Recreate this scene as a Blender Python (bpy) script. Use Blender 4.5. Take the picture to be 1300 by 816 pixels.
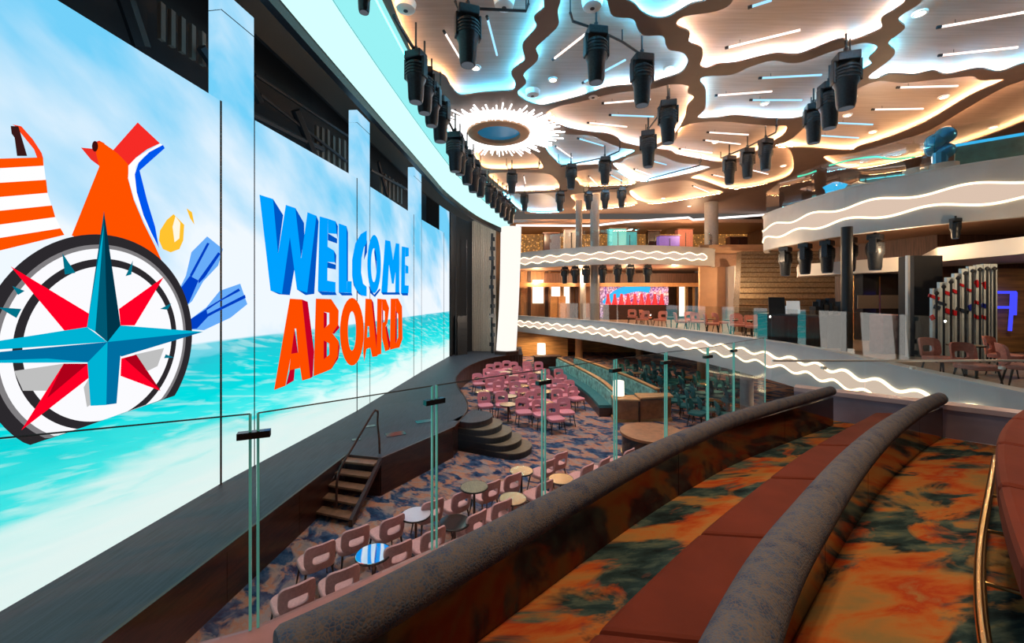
import bpy, math, random
from mathutils import Vector
from mathutils.geometry import delaunay_2d_cdt
random.seed(7)
for o in list(bpy.data.objects): bpy.data.objects.remove(o)
SC = bpy.context.scene
COL = SC.collection
pi = math.pi
# ---------------------------------------------------------------- camera, world, exposure
EYE = 4.9; F = 520.0; CX = 650.0; HY = 378.0
cd = bpy.data.cameras.new('camera'); cam = bpy.data.objects.new('camera', cd); COL.objects.link(cam)
cam.location = (0, 0, EYE); cam.rotation_euler = (pi/2, 0, 0)
cd.sensor_width = 36; cd.lens = 36*F/1300; cd.shift_y = -(408-HY)/1300; cd.clip_start = .02
SC.camera = cam
W = bpy.data.worlds.new('world'); SC.world = W; W.use_nodes = True
W.node_tree.nodes['Background'].inputs[0].default_value = (.62, .55, .50, 1)
W.node_tree.nodes['Background'].inputs[1].default_value = .16
SC.view_settings.view_transform = 'Standard'; SC.view_settings.look = 'None'
SC.view_settings.exposure = 0.0; SC.view_settings.gamma = 1; SC.view_settings.use_curve_mapping = False

# ---------------------------------------------------------------- helpers
def pz(x, y, z):                      # pixel -> point on the horizontal plane at height z
    Y = (EYE-z)*F/(y-HY); return Vector(((x-CX)/F*Y, Y, z))
def pd(x, y, Y):                      # pixel -> point at depth Y
    return Vector(((x-CX)/F*Y, Y, EYE+(HY-y)/F*Y))
MATS = {}
def nt(name):
    m = bpy.data.materials.new(name); m.use_nodes = True; MATS[name] = m
    t = m.node_tree; return m, t, t.nodes['Principled BSDF']
def mat(name, col, rough=.6, metal=0, em=None, es=0, noise=0, scale=8, bump=0, stretch=(1,1,1), spec=.5):
    m, t, b = nt(name)
    b.inputs['Base Color'].default_value = (*col, 1); b.inputs['Roughness'].default_value = rough
    b.inputs['Metallic'].default_value = metal; b.inputs['Specular IOR Level'].default_value = spec
    if em:
        b.inputs['Emission Color'].default_value = (*em, 1); b.inputs['Emission Strength'].default_value = es
    if noise or bump:
        g = t.nodes.new('ShaderNodeNewGeometry'); mp = t.nodes.new('ShaderNodeMapping'); mp.inputs['Scale'].default_value = stretch
        n = t.nodes.new('ShaderNodeTexNoise'); n.inputs['Scale'].default_value = scale; n.inputs['Detail'].default_value = 5
        t.links.new(g.outputs['Position'], mp.inputs[0]); t.links.new(mp.outputs[0], n.inputs['Vector'])
        if noise:
            r = t.nodes.new('ShaderNodeValToRGB')
            r.color_ramp.elements[0].position = .3; r.color_ramp.elements[1].position = .7
            r.color_ramp.elements[0].color = (*[c*(1-noise) for c in col], 1)
            r.color_ramp.elements[1].color = (*[min(1, c*(1+noise)) for c in col], 1)
            t.links.new(n.outputs['Fac'], r.inputs[0]); t.links.new(r.outputs[0], b.inputs['Base Color'])
        if bump:
            bp = t.nodes.new('ShaderNodeBump'); bp.inputs['Strength'].default_value = bump; bp.inputs['Distance'].default_value = .02
            t.links.new(n.outputs['Fac'], bp.inputs['Height']); t.links.new(bp.outputs[0], b.inputs['Normal'])
    return m
def emis(name, col, s=1.0):
    m, t, b = nt(name); t.nodes.remove(b)
    e = t.nodes.new('ShaderNodeEmission'); e.inputs[0].default_value = (*col, 1); e.inputs[1].default_value = s
    t.links.new(e.outputs[0], t.nodes['Material Output'].inputs[0]); return m
def ramp(t, els):
    r = t.nodes.new('ShaderNodeValToRGB'); cr = r.color_ramp
    while len(cr.elements) < len(els): cr.elements.new(.5)
    for e, (p, c) in zip(cr.elements, els): e.position = p; e.color = (*c, 1)
    return r
def carpet(name, base, over, bscale, oscale, ostretch, rot=0, lo=.5, hi=.56, dist=.6):
    m, t, b = nt(name); b.inputs['Roughness'].default_value = .95; b.inputs['Specular IOR Level'].default_value = .08
    g = t.nodes.new('ShaderNodeNewGeometry'); mp = t.nodes.new('ShaderNodeMapping'); mp.inputs['Rotation'].default_value = (0, 0, rot)
    t.links.new(g.outputs['Position'], mp.inputs[0])
    def nz(scale, stretch, detail, d, seed=0):
        q = t.nodes.new('ShaderNodeMapping'); q.inputs['Scale'].default_value = stretch; q.inputs['Location'].default_value = (seed, seed*.7, 0)
        n = t.nodes.new('ShaderNodeTexNoise'); n.inputs['Scale'].default_value = scale; n.inputs['Detail'].default_value = detail; n.inputs['Distortion'].default_value = d
        n.inputs['Roughness'].default_value = .6
        t.links.new(mp.outputs[0], q.inputs[0]); t.links.new(q.outputs[0], n.inputs['Vector']); return n.outputs['Fac']
    rb = ramp(t, base); t.links.new(nz(bscale, ostretch, 8, .4), rb.inputs[0])
    ro = ramp(t, over); t.links.new(nz(bscale*1.7, ostretch, 6, .3, 9), ro.inputs[0])
    rm = ramp(t, [(lo, (0, 0, 0)), (hi, (1, 1, 1))]); t.links.new(nz(oscale, ostretch, 5, dist, 4), rm.inputs[0])
    mx = t.nodes.new('ShaderNodeMixRGB'); t.links.new(rm.outputs[0], mx.inputs[0]); t.links.new(rb.outputs[0], mx.inputs[1]); t.links.new(ro.outputs[0], mx.inputs[2])
    t.links.new(mx.outputs[0], b.inputs['Base Color'])
    f = t.nodes.new('ShaderNodeTexNoise'); f.inputs['Scale'].default_value = 150
    t.links.new(g.outputs['Position'], f.inputs['Vector'])
    bp = t.nodes.new('ShaderNodeBump'); bp.inputs['Strength'].default_value = .35; bp.inputs['Distance'].default_value = .01
    t.links.new(f.outputs['Fac'], bp.inputs['Height']); t.links.new(bp.outputs[0], b.inputs['Normal'])
    return m
def glassm(name, tint, refl=.10, rough=.0):
    m, t, b = nt(name); t.nodes.remove(b)
    tr = t.nodes.new('ShaderNodeBsdfTransparent'); tr.inputs[0].default_value = (*tint, 1)
    gl = t.nodes.new('ShaderNodeBsdfGlossy'); gl.inputs['Roughness'].default_value = rough; gl.inputs[0].default_value = (1, 1, 1, 1)
    lw = t.nodes.new('ShaderNodeLayerWeight'); lw.inputs[0].default_value = .5
    pw = t.nodes.new('ShaderNodeMath'); pw.operation = 'POWER'; pw.inputs[1].default_value = 4.0
    ml = t.nodes.new('ShaderNodeMath'); ml.operation = 'MULTIPLY_ADD'; ml.inputs[1].default_value = .55; ml.inputs[2].default_value = refl; ml.use_clamp = True
    mx = t.nodes.new('ShaderNodeMixShader')
    t.links.new(lw.outputs['Facing'], pw.inputs[0]); t.links.new(pw.outputs[0], ml.inputs[0]); t.links.new(ml.outputs[0], mx.inputs[0])
    t.links.new(tr.outputs[0], mx.inputs[1]); t.links.new(gl.outputs[0], mx.inputs[2])
    t.links.new(mx.outputs[0], t.nodes['Material Output'].inputs[0]); return m

class MB:
    def __init__(s): s.v = []; s.f = []
    def add(s, v, f):
        k = len(s.v); s.v += [Vector(p) for p in v]; s.f += [[i+k for i in q] for q in f]; return s
    def box(s, c, d, rz=0, ry=0, rx=0):
        from mathutils import Euler
        R = Euler((rx, ry, rz)).to_matrix(); c = Vector(c); hx, hy, hz = [q/2 for q in d]
        v = [c+R @ Vector((a*hx, b*hy, e*hz)) for a in (-1, 1) for b in (-1, 1) for e in (-1, 1)]
        return s.add(v, [(0, 1, 3, 2), (4, 6, 7, 5), (0, 4, 5, 1), (2, 3, 7, 6), (0, 2, 6, 4), (1, 5, 7, 3)])
    def prism(s, poly, z0, z1):
        n = len(poly); a = sum(poly[i][0]*poly[(i+1) % n][1]-poly[(i+1) % n][0]*poly[i][1] for i in range(n))
        P = list(poly) if a > 0 else list(reversed(poly))
        v = [(p[0], p[1], z0) for p in P]+[(p[0], p[1], z1) for p in P]
        return s.add(v, [list(range(n-1, -1, -1)), list(range(n, 2*n))]+[(i, (i+1) % n, n+(i+1) % n, n+i) for i in range(n)])
    def tube(s, pts, r, n=10, cap=True):
        pts = [Vector(p) for p in pts]; m = len(pts); rs = r if isinstance(r, (list, tuple)) else [r]*m
        t0 = (pts[1]-pts[0]).normalized(); up = Vector((0, 0, 1)) if abs(t0.z) < .9 else Vector((1, 0, 0))
        u = t0.cross(up).normalized(); V = []
        for i, p in enumerate(pts):
            t = (pts[min(i+1, m-1)]-pts[max(i-1, 0)]).normalized()
            u = (u-t*u.dot(t)).normalized(); w = t.cross(u)
            V += [p+u*math.cos(2*pi*k/n)*rs[i]+w*math.sin(2*pi*k/n)*rs[i] for k in range(n)]
        Fc = [(i*n+k, i*n+(k+1) % n, (i+1)*n+(k+1) % n, (i+1)*n+k) for i in range(m-1) for k in range(n)]
        if cap: Fc += [list(range(n-1, -1, -1)), list(range((m-1)*n, m*n))]
        return s.add(V, Fc)
    def lathe(s, prof, c=(0, 0, 0), n=20, sx=1, sy=1, ring=False):
        V = [(c[0]+r*math.cos(2*pi*k/n)*sx, c[1]+r*math.sin(2*pi*k/n)*sy, c[2]+z) for r, z in prof for k in range(n)]
        m = len(prof)
        Fc = [(i*n+k, i*n+(k+1) % n, (i+1)*n+(k+1) % n, (i+1)*n+k) for i in range(m-1) for k in range(n)]
        Fc += [((m-1)*n+k, (m-1)*n+(k+1) % n, (k+1) % n, k) for k in range(n)] if ring else [list(range(n-1, -1, -1)), list(range((m-1)*n, m*n))]
        return s.add(V, Fc)
    def ribbon(s, path, z0, z1, t=0.02, closed=False):          # vertical wall of thickness t along a plan path
        P = [Vector((p[0], p[1])) for p in path]; n = len(P); L = []; R = []
        for i in range(n):
            a = P[i-1] if (i or closed) else P[i]; b = P[(i+1) % n] if (i < n-1 or closed) else P[i]
            d = (b-a).normalized(); nn = Vector((-d.y, d.x))*t/2; L.append(P[i]+nn); R.append(P[i]-nn)
        zz0 = z0 if isinstance(z0, list) else [z0]*n; zz1 = z1 if isinstance(z1, list) else [z1]*n
        V = []
        for i in range(n): V += [(*L[i], zz0[i]), (*L[i], zz1[i]), (*R[i], zz1[i]), (*R[i], zz0[i])]
        Fc = []
        for i in range(n if closed else n-1):
            j = (i+1) % n
            for k in range(4): Fc.append((4*i+k, 4*i+(k+1) % 4, 4*j+(k+1) % 4, 4*j+k))
        if not closed: Fc += [(3, 2, 1, 0), (4*n-4, 4*n-3, 4*n-2, 4*n-1)]
        return s.add(V, Fc)
    def build(s, name, m, parent=None, smooth=False, bevel=0):
        me = bpy.data.meshes.new(name); off = parent['_o'] if (parent and '_o' in parent) else (0, 0, 0)
        off = Vector(off)
        me.from_pydata([tuple(p-off) for p in s.v], [], s.f); me.update()
        o = bpy.data.objects.new(name, me); COL.objects.link(o)
        if parent: o.parent = parent
        if m: me.materials.append(MATS[m] if isinstance(m, str) else m)
        if smooth:
            for p in me.polygons: p.use_smooth = True
            me.set_sharp_from_angle(angle=.7)
        if bevel:
            bv = o.modifiers.new('b', 'BEVEL'); bv.width = bevel; bv.segments = 2; bv.limit_method = 'ANGLE'
        return o
def tag(o, label, cat, group=None, kind=None):
    if label: o['label'] = label
    if cat: o['category'] = cat
    if group: o['group'] = group
    if kind: o['kind'] = kind
    return o
def struct(o): o['kind'] = 'structure'; return o
def thing(name, loc, label, cat, group=None, world=True):
    o = bpy.data.objects.new(name, None); COL.objects.link(o); o.location = loc; o.empty_display_size = .1
    if world: o['_o'] = tuple(loc)
    return tag(o, label, cat, group)
def dup(root, loc, rz, label=None, group=None, sc=None):
    r = root.copy(); COL.objects.link(r); r.location = loc; r.rotation_euler = (0, 0, rz)
    if sc: r.scale = (sc, sc, sc)
    if label: r['label'] = label
    if group: r['group'] = group
    for ch in list(root.children):
        c = ch.copy(); COL.objects.link(c); c.parent = r
        for g in ch.children:
            d = g.copy(); COL.objects.link(d); d.parent = c
    return r
def smooth_path(P, k=6, closed=False):
    P = [Vector(p) for p in P]; n = len(P); out = []
    for i in range(n if closed else n-1):
        p0 = P[i-1] if (i or closed) else P[0]; p1 = P[i]; p2 = P[(i+1) % n]; p3 = P[(i+2) % n] if (closed or i+2 < n) else P[-1]
        for j in range(k):
            t = j/k
            out.append(.5*((2*p1)+(p2-p0)*t+(2*p0-5*p1+4*p2-p3)*t*t+(3*p1-p0-3*p2+p3)*t**3))
    if not closed: out.append(P[-1])
    return out
def offset(path, d):
    P = [Vector((p[0], p[1])) for p in path]; n = len(P); out = []
    for i in range(n):
        t = (P[min(i+1, n-1)]-P[max(i-1, 0)]).normalized(); out.append(P[i]+Vector((-t.y, t.x))*d)
    return out
def resample(P, step):
    P = [Vector(p) for p in P]; out = [P[0]]; acc = 0
    for a, b in zip(P, P[1:]):
        L = (b-a).length; d = step-acc
        while d <= L: out.append(a+(b-a)*(d/L)); d += step
        acc = L-(d-step)
    return out

# ---------------------------------------------------------------- materials
carpet('pit_carpet', [(.32, (.20, .18, .19)), (.46, (.33, .23, .20)), (.54, (.42, .17, .10)), (.62, (.36, .24, .19)), (.75, (.16, .15, .18))], [(.35, (.010, .022, .06)), (.5, (.025, .06, .13)), (.65, (.09, .12, .18))], 2.1, 1.6, (1, 1.6, 1), .7, .46, .55, .6)
carpet('terrace_carpet', [(.32, (.22, .15, .06)), (.44, (.33, .15, .045)), (.52, (.37, .10, .024)), (.60, (.33, .045, .014)), (.70, (.28, .16, .06))], [(.35, (.008, .014, .018)), (.48, (.020, .042, .048)), (.60, (.07, .10, .085)), (.7, (.16, .14, .07))], 2.6, 1.6, (.62, 1.9, 1), -.2, .475, .55, .9)
mat('gallery_floor', (.30, .20, .14), .5, noise=.3)
mat('stage_deck', (.040, .050, .068), .5, noise=.25, scale=3, stretch=(8, .6, 1), spec=.18)
mat('walnut', (.038, .011, .006), .3, noise=.5, scale=3, stretch=(1, 1, 8))
mat('walnut_tread', (.20, .095, .05), .4, noise=.3, scale=6)
mat('oak', (.52, .26, .10), .45, noise=.25, scale=4, stretch=(1, 1, 6))
mat('bronze_wood', (.30, .11, .045), .4, noise=.25, scale=5)
mat('dark', (.012, .014, .018), .5)
mat('dark_metal', (.02, .024, .03), .38, .4, noise=.3, scale=20)
mat('black_gloss', (.012, .012, .014), .15)
mat('backstage', (.006, .007, .010), .8)
mat('truss', (.020, .022, .028), .5, .4)
mat('slat_beige', (.12, .095, .075), .7)
mat('curtain', (.52, .46, .40), .9, noise=.12, scale=10)
mat('pink_fabric', (.62, .30, .29), .8, noise=.12, scale=25, bump=.1)
mat('pink_pad', (.66, .34, .32), .85, noise=.1, scale=30)
mat('mauve_fabric', (.60, .22, .28), .8, noise=.12, scale=25)
mat('teal_fabric', (.015, .14, .15), .8, noise=.25, scale=20)
mat('teal_tufted', (.20, .42, .36), .7, noise=.6, scale=4, bump=.5)
mat('coral_fabric', (.62, .22, .16), .8, noise=.15, scale=20)
mat('leg_black', (.015, .013, .012), .35, .3)
mat('tabletop_white', (.72, .62, .68), .08, spec=.8)
mat('tabletop_mirror', (.86, .84, .88), .03, 1.0)
mat('tabletop_black', (.015, .015, .016), .06, spec=.9)
mat('tabletop_brown', (.22, .18, .10), .35, noise=.4, scale=14, stretch=(6, 1, 1))
mat('tabletop_brass', (.75, .50, .28), .25, .8)
mat('brass', (.72, .46, .20), .22, 1)
mat('leather', (.125, .022, .012), .72, spec=.12, noise=.15, scale=3, bump=.12)
mat('leather_seam', (.13, .03, .02), .6)
mat('acrylic', (.050, .009, .006), .10, spec=.75)
mat('pink_ledge', (.40, .17, .16), .5, noise=.15)
mat('plinth', (.30, .24, .31), .6, noise=.15, scale=3)
mat('ledge_strip', (.55, .42, .45), .4)
mat('grey_fascia', (.50, .50, .50), .55, noise=.05, scale=2)
mat('white_soffit', (.70, .66, .60), .5)
mat('rib', (.165, .11, .088), .55, noise=.06, scale=2)
mat('ceiling_wood', (.34, .25, .205), .5, noise=.14, scale=2.2, stretch=(.35, 7, 1))
mat('soffit_brown', (.30, .17, .11), .5, noise=.1)
mat('wood_warm', (.55, .29, .13), .5, noise=.22, scale=2, stretch=(3, 3, .4))
mat('wood_dark', (.10, .045, .028), .5, noise=.4, scale=4, stretch=(6, 6, .3))
mat('wood_band', (.55, .30, .10), .5, noise=.35, scale=2, stretch=(.5, .5, 5))
mat('wall_tan', (.52, .30, .17), .6, noise=.1, scale=1.2)
mat('wall_grey', (.40, .37, .35), .7)
mat('column_grey', (.38, .36, .34), .4, noise=.08)
mat('step_top', (.13, .10, .065), .5, noise=.2, scale=9)
mat('steel', (.80, .76, .70), .3, .3)
mat('stair_bronze', (.27, .20, .125), .45, noise=.3, scale=9)
mat('edge_glass', (.22, .70, .62), .15, em=(.15, .75, .65), es=.12)  # faint emission stands in for screen light caught in the edge
glassm('glass', (.965, .99, .985), .035); glassm('glass_far', (.97, .985, .98), .08)
emis('led_warm', (1, .54, .25), 105); emis('led_cool', (.09, .60, 1.0), 125); emis('led_white', (1, .95, .88), 9)
emis('stick_white', (1, .86, .80), 1.7); emis('stick_blue', (.35, .72, 1.0), 1.25)
emis('ray_white', (1, .98, .97), 2.6); emis('halo', (1, .97, .95), 2.2)
emis('band_fill', (1, .76, .60), .72); emis('band_edge', (1, .76, .46), 3.2)
emis('cove_led', (.62, 1.0, .97), 1.1); emis('cove_upper', (.34, .94, .96), .95); emis('cove_strip', (.10, .82, .90), 7)
emis('column_led', (1, .95, .88), 1.05)
emis('downlight', (1, .86, .66), 6); emis('lamp_glow', (1, .90, .76), 1.6); emis('cove_line', (1, .93, .92), 2.0)
emis('neon_blue', (.06, .07, 1), 1.1); emis('neon_green', (.08, .9, .55), 1.0); emis('neon_cyan', (.05, .55, 1), 1.0)
emis('lens_glow', (.75, .85, 1), .12)
mat('cyan_paint', (.55, .86, .88), .5)
# bolster upholstery: blue-grey tweed with orange thread
m, t, b = nt('tweed'); b.inputs['Roughness'].default_value = .9; b.inputs['Specular IOR Level'].default_value = .15
g = t.nodes.new('ShaderNodeNewGeometry')
n1 = t.nodes.new('ShaderNodeTexNoise'); n1.inputs['Scale'].default_value = 11; n1.inputs['Detail'].default_value = 6
n2 = t.nodes.new('ShaderNodeTexVoronoi'); n2.feature = 'DISTANCE_TO_EDGE'; n2.inputs['Scale'].default_value = 62
r1 = ramp(t, [(.30, (.035, .055, .115)), (.44, (.072, .095, .145)), (.52, (.118, .115, .135)), (.60, (.070, .098, .155)), (.74, (.04, .065, .14))])
r2 = ramp(t, [(.0, (.33, .20, .14)), (.055, (.26, .17, .13)), (.12, (1, 1, 1))])
mm = t.nodes.new('ShaderNodeMixRGB'); mm.blend_type = 'MIX'
for n in (n1, n2): t.links.new(g.outputs['Position'], n.inputs['Vector'])
t.links.new(n1.outputs['Fac'], r1.inputs[0]); t.links.new(n2.outputs['Distance'], r2.inputs[0])
r3 = ramp(t, [(.04, (.75, .75, .75)), (.11, (0, 0, 0))]); t.links.new(n2.outputs['Distance'], r3.inputs[0])
t.links.new(r3.outputs[0], mm.inputs[0]); t.links.new(r1.outputs[0], mm.inputs[1]); mm.inputs[2].default_value = (.16, .115, .095, 1)
t.links.new(mm.outputs[0], b.inputs['Base Color'])
bp = t.nodes.new('ShaderNodeBump'); bp.inputs['Strength'].default_value = .5; bp.inputs['Distance'].default_value = .01
t.links.new(n2.outputs['Distance'], bp.inputs['Height']); t.links.new(bp.outputs[0], b.inputs['Normal'])
# gold glitter wall; its sparkle and brightness are put in as emission
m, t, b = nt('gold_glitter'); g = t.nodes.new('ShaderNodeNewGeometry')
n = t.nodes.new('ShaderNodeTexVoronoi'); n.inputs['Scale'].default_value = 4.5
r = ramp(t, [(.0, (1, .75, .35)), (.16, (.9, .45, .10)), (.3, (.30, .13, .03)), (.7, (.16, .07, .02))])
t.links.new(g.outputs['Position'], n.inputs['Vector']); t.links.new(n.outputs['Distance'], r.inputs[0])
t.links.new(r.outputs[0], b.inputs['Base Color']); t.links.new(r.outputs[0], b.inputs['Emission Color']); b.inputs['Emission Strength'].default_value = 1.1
# coloured bar display
m, t, b = nt('bar_display'); g = t.nodes.new('ShaderNodeNewGeometry'); mp = t.nodes.new('ShaderNodeMapping'); mp.inputs['Scale'].default_value = (3.2, 1, 2.2)
n = t.nodes.new('ShaderNodeTexNoise'); n.inputs['Scale'].default_value = 1.0; n.inputs['Detail'].default_value = 3
r = ramp(t, [(.28, (.02, .02, .05)), (.40, (.25, .08, .40)), (.47, (.75, .55, .70)), (.52, (.08, .05, .22)), (.58, (.55, .25, .30)), (.66, (.9, .75, .75)), (.74, (.1, .15, .5))])
t.links.new(g.outputs['Position'], mp.inputs[0]); t.links.new(mp.outputs[0], n.inputs['Vector']); t.links.new(n.outputs['Fac'], r.inputs[0])
t.links.new(r.outputs[0], b.inputs['Base Color']); t.links.new(r.outputs[0], b.inputs['Emission Color']); b.inputs['Emission Strength'].default_value = .7
# screen picture: sky, sea, sand
m, t, b = nt('screen_picture'); t.nodes.remove(b)
g = t.nodes.new('ShaderNodeNewGeometry'); sep = t.nodes.new('ShaderNodeSeparateXYZ'); t.links.new(g.outputs['Position'], sep.inputs[0])
def noise(scale, stretch, rx=0, detail=5, dist=0):
    mp = t.nodes.new('ShaderNodeMapping'); mp.inputs['Rotation'].default_value = (rx, 0, 0)
    mp2 = t.nodes.new('ShaderNodeMapping'); mp2.inputs['Scale'].default_value = stretch
    n = t.nodes.new('ShaderNodeTexNoise'); n.inputs['Scale'].default_value = scale; n.inputs['Detail'].default_value = detail; n.inputs['Distortion'].default_value = dist
    t.links.new(g.outputs['Position'], mp.inputs[0]); t.links.new(mp.outputs[0], mp2.inputs[0]); t.links.new(mp2.outputs[0], n.inputs['Vector']); return n
def math_(op, a, bb, clamp=False):
    n = t.nodes.new('ShaderNodeMath'); n.operation = op; n.use_clamp = clamp
    for i, q in enumerate((a, bb)):
        if isinstance(q, (int, float)): n.inputs[i].default_value = q
        else: t.links.new(q, n.inputs[i])
    return n.outputs[0]
def mrange(v, a, bb):
    n = t.nodes.new('ShaderNodeMapRange'); n.inputs[1].default_value = a; n.inputs[2].default_value = bb; t.links.new(v, n.inputs[0]); return n.outputs[0]
def mixc(f, a, bb):
    n = t.nodes.new('ShaderNodeMixRGB'); t.links.new(f, n.inputs[0])
    for i, q in ((1, a), (2, bb)):
        if isinstance(q, tuple): n.inputs[i].default_value = (*q, 1)
        else: t.links.new(q, n.inputs[i])
    return n.outputs[0]
Z = sep.outputs['Z']; Yc = sep.outputs['Y']
cl = noise(.55, (1, .5, 1.0), .55)
skyh = mrange(Z, 5.2, 8.6)
cf = math_('ADD', math_('MULTIPLY', skyh, .80), math_('MULTIPLY', math_('SUBTRACT', cl.outputs['Fac'], .5), 2.6), True)
sky = mixc(cf, (.86, .93, 1.0), (.17, .62, .93))
sn = noise(1.3, (1, .35, 2.2), .12, 6, .8)
zn = math_('ADD', Z, math_('MULTIPLY', math_('SUBTRACT', sn.outputs['Fac'], .5), 1.5))
seacol = ramp(t, [(.0, (.85, .97, .95)), (.20, (.70, .96, .94)), (.36, (.06, .84, .84)), (.62, (.0, .72, .75)), (.9, (.02, .56, .66)), (1, (.18, .66, .78))])
t.links.new(mrange(zn, 1.3, 4.1), seacol.inputs[0])
fo = noise(3.0, (1, .3, 3.2), .2, 8, .5)
foam = ramp(t, [(.52, (0, 0, 0)), (.64, (1, 1, 1))]); t.links.new(fo.outputs['Fac'], foam.inputs[0])
ff = math_('MULTIPLY', foam.outputs[0], .32)
sea = mixc(ff, seacol.outputs[0], (.85, .99, .97))
hz = mrange(Z, 3.97, 4.02)
bg = mixc(hz, sea, sky)
e = t.nodes.new('ShaderNodeEmission'); e.inputs[1].default_value = 1.02
t.links.new(bg, e.inputs[0]); t.links.new(e.outputs[0], t.nodes['Material Output'].inputs[0])

# ---------------------------------------------------------------- room shell
def structure(name, mb, m, **k): return struct(mb.build(name, m, **k))
structure('floor', MB().box((5, 20, -.1), (42, 52, .2)), 'pit_carpet')
FRONT = [(-6.4, -.1), (-4.3, .80), (-2.75, 1.55), (-1.36, 2.16), (-.54, 2.85), (.27, 3.50), (1.03, 4.08), (1.72, 4.58), (2.40, 5.02), (3.02, 5.58), (3.9, 6.3)]
PLINTH = [(4.62, 5.98), (5.8, 4.90), (7.1, 3.75)]
FASC2 = [(7.5, 3.5), (7.9, 7), (8.3, 9.3), (8.65, 12), (8.5, 14.4), (8.1, 17), (7.4, 19.3), (6.3, 22.8), (5, 26), (2.6, 29.8), (.2, 33.5)]
FASC2 = [(p.x, p.y) for p in smooth_path([(*p, 0) for p in FASC2], 6)]
FZ = 3.13
structure('floor_terrace', MB().prism(FRONT+PLINTH+[(7.4, 3.4), (9, -4), (-6.4, -4)], 2.75, FZ), 'terrace_carpet')
structure('floor_gallery', MB().prism(offset(FASC2, -.05)+[Vector((.2, 44)), Vector((25, 44)), Vector((25, 3.5))], 2.35, FZ), 'gallery_floor')
FASC3R = [(24, 5.5), (20, 7.2), (16, 9.6), (13.9, 11.2), (12.7, 12.5), (11.85, 14.5), (11.65, 17), (11.8, 18.9), (12.6, 20.2)]
FASC3R = [(p.x, p.y) for p in smooth_path([(*p, 0) for p in FASC3R], 6)]
FASC3F = [(15.2, 31.0), (14.5, 29.7), (13.2, 29.0), (11.2, 28.3), (8, 27.8), (5.5, 28.6), (3, 30.3), (1.2, 32.0), (.2, 33.2)]
FASC3F = [(p.x, p.y) for p in smooth_path([(*p, 0) for p in FASC3F], 6)]
structure('floor_upper_side', MB().prism([Vector(p) for p in FASC3R]+[Vector((25, 20.2)), Vector((25, 5.5))], 7.25, 8.3), 'soffit_brown')
structure('floor_upper_back', MB().prism([Vector(p) for p in FASC3F]+[Vector((.2, 44)), Vector((25, 44)), Vector((25, 31))], 7.25, 8.2), 'soffit_brown')
structure('wall_left', MB().box((-11.5, 20, 6.5), (.3, 52, 13.4)), 'backstage')
structure('wall_right', MB().box((24.5, 20, 6.5), (.3, 52, 13.4)), 'wood_dark')
structure('wall_back', MB().box((6, 44, 6.5), (37, .3, 13.4)), 'wood_warm')
structure('wall_stage_end', MB().box((-7, 33.5, 6.5), (10, .3, 13.4)), 'backstage')
structure('wall_lounge_back', MB().box((2.4, 34.6, 1.4), (4.6, .3, 2.8)), 'wood_band')
structure('wall_lounge_side', MB().box((14.5, 37, 1.4), (20, .3, 2.8)), 'wood_band')

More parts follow.
